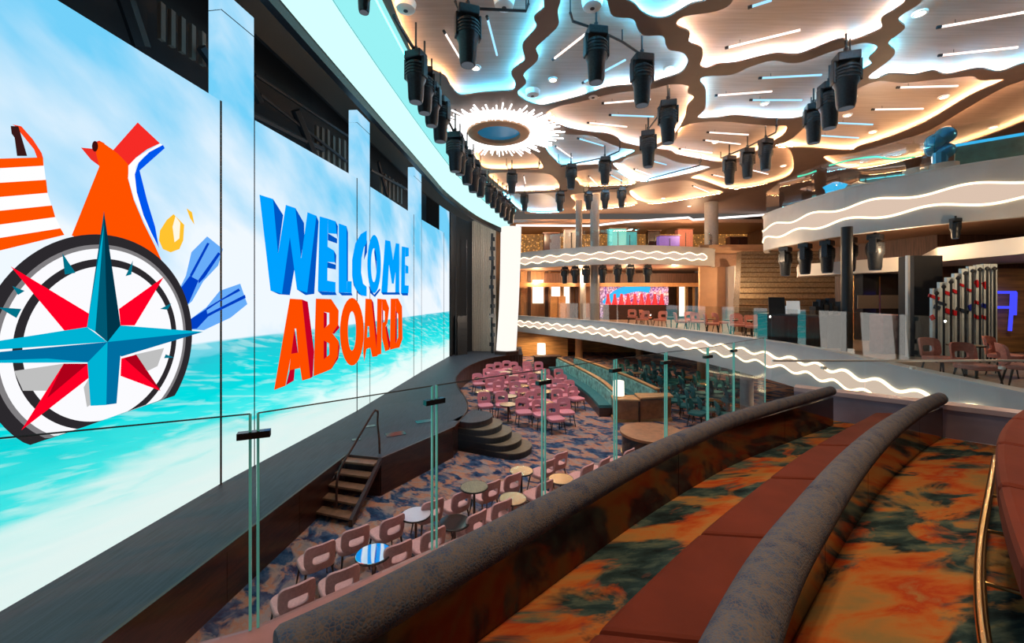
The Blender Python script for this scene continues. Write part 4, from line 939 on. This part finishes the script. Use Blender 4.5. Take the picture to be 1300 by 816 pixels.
# host desk with screens
hd = thing('host_desk', (7.9, 12.6, FZ), 'black angled host desk on the middle gallery', 'desk')
hx = lambda x, Y: (x-CX)/F*Y
MB().prism([(hx(962, 15), 15), (hx(1040, 13), 13), (hx(1050, 13.6), 13.6), (hx(975, 15.7), 15.7)], FZ, FZ+1.15).build('body', 'black_gloss', hd)
MB().prism([(hx(960, 15), 14.95), (hx(1042, 13), 12.95), (hx(1052, 13.6), 13.65), (hx(973, 15.7), 15.75)], FZ+1.15, FZ+1.2).build('top', 'dark', hd)
mat('paper', (.8, .82, .84), .5, em=(.8, .86, .9), es=.25)
for k, (x, y, w, h) in enumerate([(994, 398, .42, .55), (1007, 390, .4, .45), (986, 388, .5, .6)]):
    Y = 14.6-k*.1; p = pd(x, y, Y); tt = thing('monitor', (p.x, Y, FZ+1.2), ['white sheet monitor facing the room on the host desk', 'tall bright monitor at the middle of the host desk', 'dark backed monitor on the host desk'][k], 'monitor')
    MB().box((p.x, Y, p.z), (w, .04, h), -.3, 0, -.15).build('display', 'paper' if k < 2 else 'dark', tt); MB().box((p.x, Y+.06, (p.z+FZ+1.2)/2), (.05, .05, p.z-FZ-1.2)).build('stand', 'dark_metal', tt)
plm = thing('desk_plant', (hx(1050, 14.6), 14.6, FZ), 'dark low equipment and cables heaped beside the column', 'equipment')
MB().box((hx(1049, 14.6), 14.6, FZ+.58), (1.1, .5, 1.16)).build('counter', 'dark', plm)
for k in range(8): MB().box((hx(1034+k*4, 14.6), 14.6, 4.45+.12*(k % 3)), (.14, .3, .3+.1*(k % 2)), k).build('case', 'dark_metal', plm)
# bar room to the side: canopy, dark portal, piped art screen, neon
cp = thing('bar_canopy', (10, 15.5, 5.9), 'white bulkhead canopy over the bar beside the staircase', 'canopy')
MB().prism([(hx(1013, 17.5), 17.5), (hx(1153, 14), 14.0), (hx(1153, 14)+1, 15.5), (hx(1013, 17.5)+1, 19)], 5.82, 6.32).build('canopy', 'white_soffit', cp)
cp2 = thing('bar_canopy', (15, 11.6, 6.0), 'white bulkhead canopy sloping over the piped art screen', 'canopy')
MB().prism([(hx(1190, 13), 13), (hx(1310, 10.5), 10.5), (17.5, 13), (15.5, 15.5)], 6.05, 6.5).build('canopy', 'white_soffit', cp2)
struct(MB().prism([(hx(1060, 19), 19), (hx(1190, 15.2), 15.2), (24, 15.2), (24, 19.2)], 3.13, 7.25).build('wall_bar', 'wood_dark'))
for k in range(4):
    x = 1080+k*9; p = hx(x, 17.0); tag(MB().box((p, 17.2-.05*k, 4.6), (.12, .12, 2.9)).build('brass_post', 'brass'), 'slim vertical brass post of the bar screen', 'post', 'brass posts of the bar')
dk = thing('dark_portal', (hx(1168, 12.6), 12.6, FZ), 'tall black portal panel standing beside the piped art screen', 'panel')
MB().box((hx(1168, 12.6), 12.6, 4.65), (.86, .5, 3.05)).build('panel', 'dark', dk); MB().box((hx(1153.5, 12.3), 12.33, 4.65), (.07, .08, 3.05)).build('trim', 'steel', dk)
br = thing('bar_fridge', (hx(1118, 15.4), 15.4, FZ), 'dark glazed back bar with pale counter under the canopy', 'back bar')
MB().box((hx(1118, 15.6), 15.6, 4.55), (1.7, .4, 2.5)).build('cabinet', 'black_gloss', br); MB().box((hx(1130, 13.2), 13.2, FZ+.6), (.9, .5, 1.25)).build('counter', 'pink_ledge', br)
MB().box((hx(1118, 15.3), 15.36, 4.5), (.05, .05, 2.4)).build('mullion', 'brass', br); MB().box((hx(1118, 15.3), 15.37, 4.75), (1.6, .04, .5)).build('shelf', 'slat_beige', br)
mat('art_white', (.62, .72, .76), .4, noise=.2, scale=2); mat('art_red', (.62, .02, .03), .4); mat('art_blue', (.02, .04, .45), .4); mat('art_dark', (.03, .05, .09), .4)
art = thing('pipe_art', (12.0, 11.2, FZ), 'stepped art screen of white slats with red marks and black pipes', 'art screen')
AY = 11.4; hs = [366, 358, 352, 347, 341, 338, 336, 335, 335]
for k in range(9):
    x0 = 1182+k*9.2; a = pd(x0, hs[k], AY); b2 = pd(x0+8.4, 460, AY)
    MB().box(((a.x+b2.x)/2, AY, (a.z+FZ)/2), (b2.x-a.x, .08, a.z-FZ)).build('slat', 'art_white', art)
    c = pd(x0+7, hs[k]+6 if k < 7 else 341, AY-.18)
    MB().tube([(c.x, AY-.18, FZ), (c.x, AY-.18, c.z)], .024, 8).build('pipe', 'dark', art); MB().lathe([(.015, -.06), (.05, -.02), (.05, .02), (.015, .06)], (c.x, AY-.18, c.z), 10).build('pipe_cap', 'dark', art)
for (x, y, w, h, m_) in [(1186, 377, 14, 4, 'art_red'), (1196, 385, 12, 3, 'art_dark'), (1203, 372, 9, 4, 'art_red'), (1213, 370, 9, 4, 'art_red'), (1222, 362, 10, 3, 'art_red'), (1230, 368, 9, 3, 'art_red'), (1241, 360, 5, 9, 'art_red'), (1251, 362, 5, 9, 'art_red'), (1204, 395, 8, 6, 'art_red'), (1212, 397, 7, 6, 'art_red'), (1222, 394, 16, 4, 'art_dark'), (1233, 390, 6, 7, 'art_blue'), (1241, 384, 7, 4, 'art_red'), (1250, 388, 7, 5, 'art_blue'), (1240, 402, 8, 4, 'art_red'), (1250, 403, 8, 4, 'art_red'), (1184, 403, 5, 6, 'art_red'), (1190, 390, 8, 5, 'art_dark')]:
    p = pd(x, y, AY-.06); MB().box((p.x, AY-.05, p.z), (w/F*AY, .03, h/F*AY), 0, .35 if w > h else -.5).build('mark', m_, art)
ns = thing('neon_sign', (hx(1276, 13), 13, FZ), 'blue neon frame glowing beside the piped art screen', 'neon light')
for pts in ([(1264, 371), (1289, 371)], [(1264, 390), (1286, 390)], [(1285, 371), (1284, 395), (1282, 420)], [(1289, 371), (1288, 400)]):
    MB().tube([pd(x, y, 13) for x, y in pts], .05, 6).build('neon_tube', 'neon_blue', ns)
MB().box((hx(1280, 13.3), 13.3, 4.5), (1.0, .1, 2.7)).build('backing', 'wood_band', ns)

# upper gallery back: glitter wall, light line, silhouettes of furniture
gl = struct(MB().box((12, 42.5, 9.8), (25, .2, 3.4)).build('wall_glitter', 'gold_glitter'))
ll = thing('light_line', (10, 36.5, 11.6), 'long white light line along the soffit of the upper gallery', 'light')
MB().tube([pd(655, 286, 36.4), pd(752, 286.5, 36.4), pd(800, 281, 36.4), pd(874, 276, 36.4), pd(880, 279, 36.4), pd(980, 272, 36.4)], .09, 6).build('tube', 'cove_line', ll)
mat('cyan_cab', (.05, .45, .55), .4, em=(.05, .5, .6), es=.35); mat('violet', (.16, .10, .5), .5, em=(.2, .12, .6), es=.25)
for k, (x, y0, y1, w, m_, lb) in enumerate([(725, 292, 314, 1.3, 'wall_grey', 'pale grey kiosk on the upper back gallery'), (783, 291, 309, 1.6, 'cyan_cab', 'tall turquoise display cabinet on the upper back gallery'), (798, 295, 309, 1.4, 'cyan_cab', 'low turquoise display cabinet on the upper back gallery'), (848, 300, 310, 1.8, 'violet', 'violet sofa on the upper back gallery'), (868, 292, 309, 1.4, 'coral_fabric', 'coral booth on the upper back gallery'), (829, 294, 309, 1.2, 'walnut', 'dark timber stand on the upper back gallery'), (935, 302, 318, 1.6, 'walnut', 'dark doorway unit below the glitter wall'), (700, 297, 318, 1.5, 'walnut', 'dark timber bar front below the glitter wall')]):
    Y = 36.6+1.5*(k % 3); a = pd(x, y0, Y); zf = 8.2; q = thing('gallery_unit', (a.x, Y, zf), lb, 'furniture')
    MB().box((a.x, Y, (a.z+zf)/2), (w, .8, a.z-zf)).build('body', m_, q, False, .05); MB().box((a.x, Y-.05, a.z+.04), (w+.16, .9, .08)).build('top', 'walnut_tread', q)
    MB().box((a.x, Y-.42, (a.z+zf)/2), (.05, .04, (a.z-zf)*.8)).build('joint', 'dark', q)
# upper side gallery: sculpture, stools, neon ribbon
sc_ = thing('blue_sculpture', (hx(1192, 14), 14.0, 8.3), 'blue metallic sphere sculpture on the upper side gallery', 'sculpture')
mat('blue_metal', (.02, .28, .55), .25, .6)
p = pd(1193, 183, 14)
for k in range(4): MB().lathe([(.27*math.sin(pi*j/10)+.02, -.27*math.cos(pi*j/10)) for j in range(11)], (p.x+.16*math.cos(k*1.6), 14+.16*math.sin(k*1.6), p.z+.16*(k-1.5)), 14).build('lobe', 'blue_metal', sc_, True)
MB().tube([(p.x, 14, 8.3), (p.x, 14, p.z-.3)], .2, 10).build('stem', 'blue_metal', sc_)
for x, Y in ((1164, 13.7), (1198, 13.2)):
    p = pd(x, 220, Y); q = thing('tub_stool', (p.x, Y, 8.3), 'white tub stool on the upper side gallery by the blue sculpture', 'stool', 'white tub stools'); z = 8.3
    MB().lathe([(.26, 0), (.33, .35), (.36, .9), (.30, .9), (.28, .5)], (p.x, Y, z), 18, ring=False).build('shell', 'white_soffit', q, True); MB().lathe([(.27, .45), (.27, .55)], (p.x, Y, z), 16).build('seat', 'coral_fabric', q)
nb = thing('neon_ribbon', pd(1105, 200, 16), 'thin green neon ribbon hanging over the upper side gallery', 'neon light')
MB().tube(smooth_path([pd(x, y, 16.5) for x, y in ((1053, 210), (1080, 203), (1110, 199), (1135, 202), (1161, 199))], 5), .035, 6).build('tube', 'neon_green', nb)
MB().tube(smooth_path([pd(x, y, 16.6) for x, y in ((1013, 224), (1025, 221), (1036, 217))], 5), .035, 6).build('tube', 'neon_green', nb)
bm = thing('upper_screen', (hx(1260, 14.5), 14.5, 8.3), 'dark teal long screen wall on the upper side gallery', 'screen wall')
a = pd(1212, 192, 15); b2 = pd(1300, 178, 13.5); mb = MB(); mb.ribbon([(a.x, 15), (b2.x+1, 13.5)], 9.6, 10.4, .15); mat('teal_dark', (.02, .07, .07), .4, noise=.5, scale=3); mb.build('screen', 'teal_dark', bm)
MB().ribbon([(a.x, 15), (b2.x+1, 13.5)], 10.4, 10.5, .2).build('trim_light', 'neon_cyan', bm); MB().ribbon([(a.x, 15), (b2.x+1, 13.5)], 8.3, 9.6, .1).build('base', 'wood_dark', bm)
lg = thing('upper_lounge_bar', (hx(1110, 16), 16, 8.3), 'low silver lounge bar on the upper side gallery below the neon ribbon', 'bar')
for k in range(7):
    p = pd(1060+k*14, 228-k*2.6, 16.2); MB().lathe([(.25, 0), (.32, .5), (.40, .6), (.1, .75)], (p.x, 16.2+.2*(k % 2), 8.72), 10).build('bar_segment', 'steel' if k % 3 else 'neon_cyan', lg, True)

# ---------------------------------------------------------------- ceiling fittings
med = thing('ceiling_medallion', pz(633, 166, ZC), 'round ceiling medallion with blue centre and white starburst rays', 'ceiling light')
c = pz(633, 166, ZC)
MB().lathe([(1.38, -.16), (1.42, -.02), (.95, -.02), (.98, -.20), (1.25, -.22)], c, 40, ring=True).build('ring', 'wall_tan', med, True)
MB().lathe([(1.0, -.05), (.0, .02)], c, 40).build('centre', mat('med_blue', (.01, .12, .24), .2, em=(.01, .25, .50), es=.35), med)
MB().lathe([(2.2, -.10), (2.2, -.06), (1.42, -.06), (1.42, -.10)], c, 48, ring=True).build('halo', 'halo', med)
for k in range(88):
    a = 2*pi*k/88+random.uniform(-.02, .02); r0 = 1.5; r1 = 2.45+.6*((k*7) % 5)/5+random.uniform(-.05, .1); z = -.12-.02*(k % 3)
    d = Vector((math.cos(a), math.sin(a), 0)); MB().tube([c+d*r0+Vector((0, 0, z)), c+d*r1+Vector((0, 0, z))], .034, 5).build('ray', 'ray_white', med)
STICKS = [((565,42),(590,84),0),((619,24),(631,70),1),((704,74),(750,38),0),((742,104),(794,76),1),((767,131),(826,126),0),((776,146),(830,148),1),((748,156),(796,161),0),((925,60),(1016,38),0),((955,8),(980,0),1),((911,121),(980,116),0),((967,99),(1043,95),1),((955,127),(1018,127),1),((1195,34),(1310,14),0),((1196,70),(1292,60),0),((1142,111),(1216,109),0),((1110,139),(1172,138),0),((1062,156),(1108,158),1),((1040,172),(1090,175),1),((900,168),(950,171),0),((895,178),(940,183),0),((864,189),(904,194),0),((735,176),(766,185),1),((706,186),(726,200),0),((665,223),(667,233),0),((826,204),(846,209),1),((955,216),(975,221),0),((880,236),(900,244),0),((905,222),(925,226),0),((806,215),(826,222),0),((748,224),(758,234),0),((775,222),(790,230),1),((845,196),(868,199),0)]
for (x0, y0), (x1, y1), k in STICKS:
    a = pz(x0, y0, ZC+.05); b2 = pz(x1, y1, ZC+.05)
    q = thing('light_stick', a, 'slim %s light stick hanging under the timber ceiling' % ('blue' if k else 'white'), 'ceiling light', '%s light sticks on the ceiling' % ('blue' if k else 'white'))
    MB().tube([a, b2], .033, 6).build('tube', 'stick_blue' if k else 'stick_white', q)
    d = (b2-a).normalized()*.1; MB().tube([a-d, a], .045, 6).build('end_cap', 'truss', q)
    MB().tube([a+d*3, a+d*3+Vector((0, 0, .16))], .008, 4).build('hanger', 'truss', q)
DL = [(604,87),(702,102),(849,89),(971,132),(1168,18),(908,181),(1082,124),(1076,147),(1108,168),(1198,124),(1261,162),(842,252),(793,258),(994,211),(1201,163),(687,178),(733,270),(875,262),(935,240)]
for x, y in DL:
    p = pz(x, y, ZC+.14); p = p if any(inpoly(p, q_[1]) for q_ in cells) else pz(x, y, ZC-.05)
    if p.y > 36: p = pz(x, y, 11.55)
    q = thing('downlight', p, 'small round recessed downlight in the ceiling', 'downlight', 'recessed ceiling downlights')
    MB().lathe([(.12, 0), (.12, .05)], p, 14).build('lens', 'downlight', q); MB().lathe([(.17, .0), (.17, .06), (.12, .06), (.12, .0)], p, 14, ring=True).build('trim_ring', 'white_soffit', q)
for x, y in ((752, 5), (640, 4), (753, 120), (676, 118), (515, 8)):
    p = pz(x, y, ZC+.10); q = thing('ceiling_speaker', p, 'white round ceiling speaker dome above the seats', 'speaker', 'white ceiling speaker domes')
    MB().lathe([(.10, -.12), (.24, -.08), (.28, .1)], p, 16).build('dome', 'white_soffit', q, True); MB().lathe([(.06, -.13), (.06, -.11)], p, 10).build('grille', 'dark', q)
# moving-head spotlights
def make_spot():
    t = thing('stage_spotlight', (0, 0, 0), 'x', 'spotlight', world=False)
    MB().box((0, 0, -.10), (.36, .30, .16)).build('base', 'dark_metal', t, False, .02)
    MB().lathe([(.04, -.02), (.04, .10)], n=8).build('clamp', 'dark_metal', t)
    for s in (-1, 1):
        MB().box((s*.20, 0, -.34), (.055, .16, .40)).build('yoke_arm', 'dark_metal', t, False, .015)
    MB().lathe([(.12, -.20), (.19, -.26), (.20, -.55), (.165, -.62), (.15, -.92), (.13, -1.0)], n=16).build('head', 'dark_metal', t, True); hd_ = t.children[-1]
    MB().lathe([(.115, -1.005), (.10, -.99)], n=14).build('lens', 'lens_glow', hd_)
    for z in (-.30, -.36, -.42, -.48): MB().lathe([(.212, z-.012), (.212, z+.012)], n=16).build('cooling_fin', 'dark', hd_)
    return t
sp = make_spot(); fs = [False]
MB().lathe([(.022, .10), (.022, .58)], n=6).build('stem', 'dark', sp)
SP = [  # px x, top y, bottom y, drop below ceiling (z), label, group
 *[(x, a, b2, 12.02, 'black moving spotlight hanging on a short ceiling rail', 'spotlights on the ceiling rails') for x, a, b2 in ((594, 10, 83), (757, 36, 105), (815, 70, 134), (848, 128, 182), (823, 166, 212), (1074, 68, 143), (1053, 105, 163), (1033, 132, 182), (972, 176, 216), (949, 188, 226), (926, 198, 234), (650, 216, 246), (725, 208, 240), (768, 199, 234), (666, 245, 268), (711, 243, 268), (747, 243, 266), (768, 241, 265), (789, 238, 263))],
 *[(x, a, b2, 11.5, 'black moving spotlight in the cluster along the turquoise cove', 'spotlights along the cove') for x, a, b2 in ((462, -30, 16), (528, 66, 130), (539, 86, 144), (548, 106, 160), (559, 124, 180), (578, 168, 218), (584, 179, 222), (593, 191, 234), (601, 203, 244), (610, 216, 250), (620, 232, 258), (626, 238, 264), (632, 243, 270), (638, 248, 276), (643, 252, 280), (648, 258, 284))]]
for x, a, b2, z, lb, gr in SP:
    p = pz(x, a, z); s = min(1.6, (b2-a)/F*p.y/1.0)
    put(sp, fs, (p.x, p.y, p.z), random.uniform(-.4, .4), lb, gr, s)
sp = make_spot(); fs = [False]
for k, x in enumerate((717, 730, 744, 765, 784, 800, 822)):
    P_ = [p for p in FASC3F]; Y = min(P_, key=lambda p: abs(CX+F*p[0]/p[1]-x))[1]+.45
    put(sp, fs, ((x-CX)/F*Y, Y, 7.20), 0, 'black spotlight hanging under the upper gallery over the bar', 'spotlights under the back gallery', 1.25)
for k, x in enumerate((997, 1022, 1050, 1078, 1111)):
    Y = min([p for p in FASC3R], key=lambda p: abs(CX+F*p[0]/p[1]-x))[1]+.25
    put(sp, fs, ((x-CX)/F*Y, Y, 7.10), .6, 'black spotlight hanging under the upper gallery beside the staircase', 'spotlights under the side gallery', 1.25)
p = pd(1213, 292, 11.9); put(sp, fs, (p.x, p.y, 7.22), 0, 'single small black spotlight under the dark timber soffit', 'soffit spotlight', .6)
RAILS = [[(578, 2), (581, 10), (668, 14), (671, 5)], [(724, 16), (727, 27), (757, 37), (790, 53), (818, 72), (830, 82)], [(820, 168), (835, 148), (850, 124)], [(1030, 135), (1055, 103), (1079, 64)], [(915, 201), (950, 186), (985, 168), (986, 160)], [(822, 231), (824, 227), (888, 210), (890, 204)], [(709, 204), (712, 211), (768, 200), (786, 192), (787, 187)], [(643, 209), (645, 215), (684, 213), (685, 208)], [(659, 246), (720, 242)], [(741, 244), (797, 237)]]
for r_ in RAILS:
    P_ = [pz(x, y, 12.08) for x, y in r_]
    q = thing('lighting_rail', P_[1], 'black pipe rail hung below the ceiling carrying spotlights', 'rail', 'pipe rails under the ceiling')
    MB().tube(P_, .035, 8).build('pipe', 'dark', q, True)
    for p in (P_[0], P_[-1], P_[len(P_)//2]): MB().tube([p, p+Vector((0, 0, .34))], .02, 6).build('drop_rod', 'dark', q)
cr_ = thing('cove_truss', (-4, 14, 11.55), 'black curved pipe carrying spotlights along the turquoise cove', 'rail')
MB().tube([pz(x, y, 11.62) for x, y in ((500, 20), (524, 60), (545, 100), (560, 135), (580, 175), (606, 210), (625, 240), (648, 262))], .05, 6).build('pipe', 'dark', cr_)

# ---------------------------------------------------------------- downlights over terrace, seats and lounge; added point fills for the galleries
def spot(loc, power, col, size=1.6, r=.12, blend=.8):
    l = bpy.data.lights.new('downlight_lamp', 'SPOT'); l.energy = power; l.color = col; l.spot_size = size; l.spot_blend = blend; l.shadow_soft_size = r
    o = bpy.data.objects.new('downlight_lamp', l); COL.objects.link(o); o.location = loc; return o
def area(loc, sx, sy, power, col):
    l = bpy.data.lights.new('panel_lamp', 'AREA'); l.shape = 'RECTANGLE'; l.size = sx; l.size_y = sy; l.energy = power; l.color = col
    o = bpy.data.objects.new('panel_lamp', l); COL.objects.link(o); o.location = loc; return o
WARM = (1, .66, .38)
def omni(loc, power, col):  # added fill point without a fitting, brightens dim areas
    l = bpy.data.lights.new('fill_light', 'POINT'); l.energy = power; l.color = col; l.shadow_soft_size = .04
    o = bpy.data.objects.new('fill_light', l); COL.objects.link(o); o.location = loc; return o
for x, y in ((1.5, 2.0), (3.6, 3.0), (5.2, 3.8), (.2, .5), (2.6, 1.0)): spot((x, y, 12.2), 640, WARM, 1.0)
for x, y in ((-1, 7.5), (0.5, 12), (0, 18), (2, 22), (4, 15), (1, 26)): spot((x, y, 12.2), 1500, (1, .80, .74), 1.2)
for x, y in ((6, 24), (9.5, 20), (11, 16), (9, 27), (2.5, 32), (2.5, 33.4), (1.2, 33.2), (13, 24), (6, 30)): spot((x, y, 2.15), 200, WARM, 2.4)
for x, y in ((2, 34.0), (5.5, 32.5), (9, 31.5), (12.5, 31.5), (9.6, 22), (13.5, 23.5), (17, 28.5)): omni((x, y, 6.4), 330, WARM)
for x, y in ((10.6, 17.2), (12.5, 13.2), (15.5, 12)): omni((x, y, 6.4), 130, WARM)
for x, y in ((3, 36), (7, 35), (11, 34), (15.5, 35)): omni((x, y, 10.6), 420, WARM)
omni((12.6, 9.8, 6.2), 90, WARM); omni((-2.3, 27.6, 8.6), 170, (1, .86, .72)); omni((-2.0, 27.4, 3.6), 60, (1, .80, .62))  # fills added to lift the art screen and the stage curtain
for x, y in ((14.5, 15.5), (17, 12), (16, 18)): omni((x, y, 10.6), 110, WARM)
for o in bpy.data.objects:
    if '_o' in o: del o['_o']
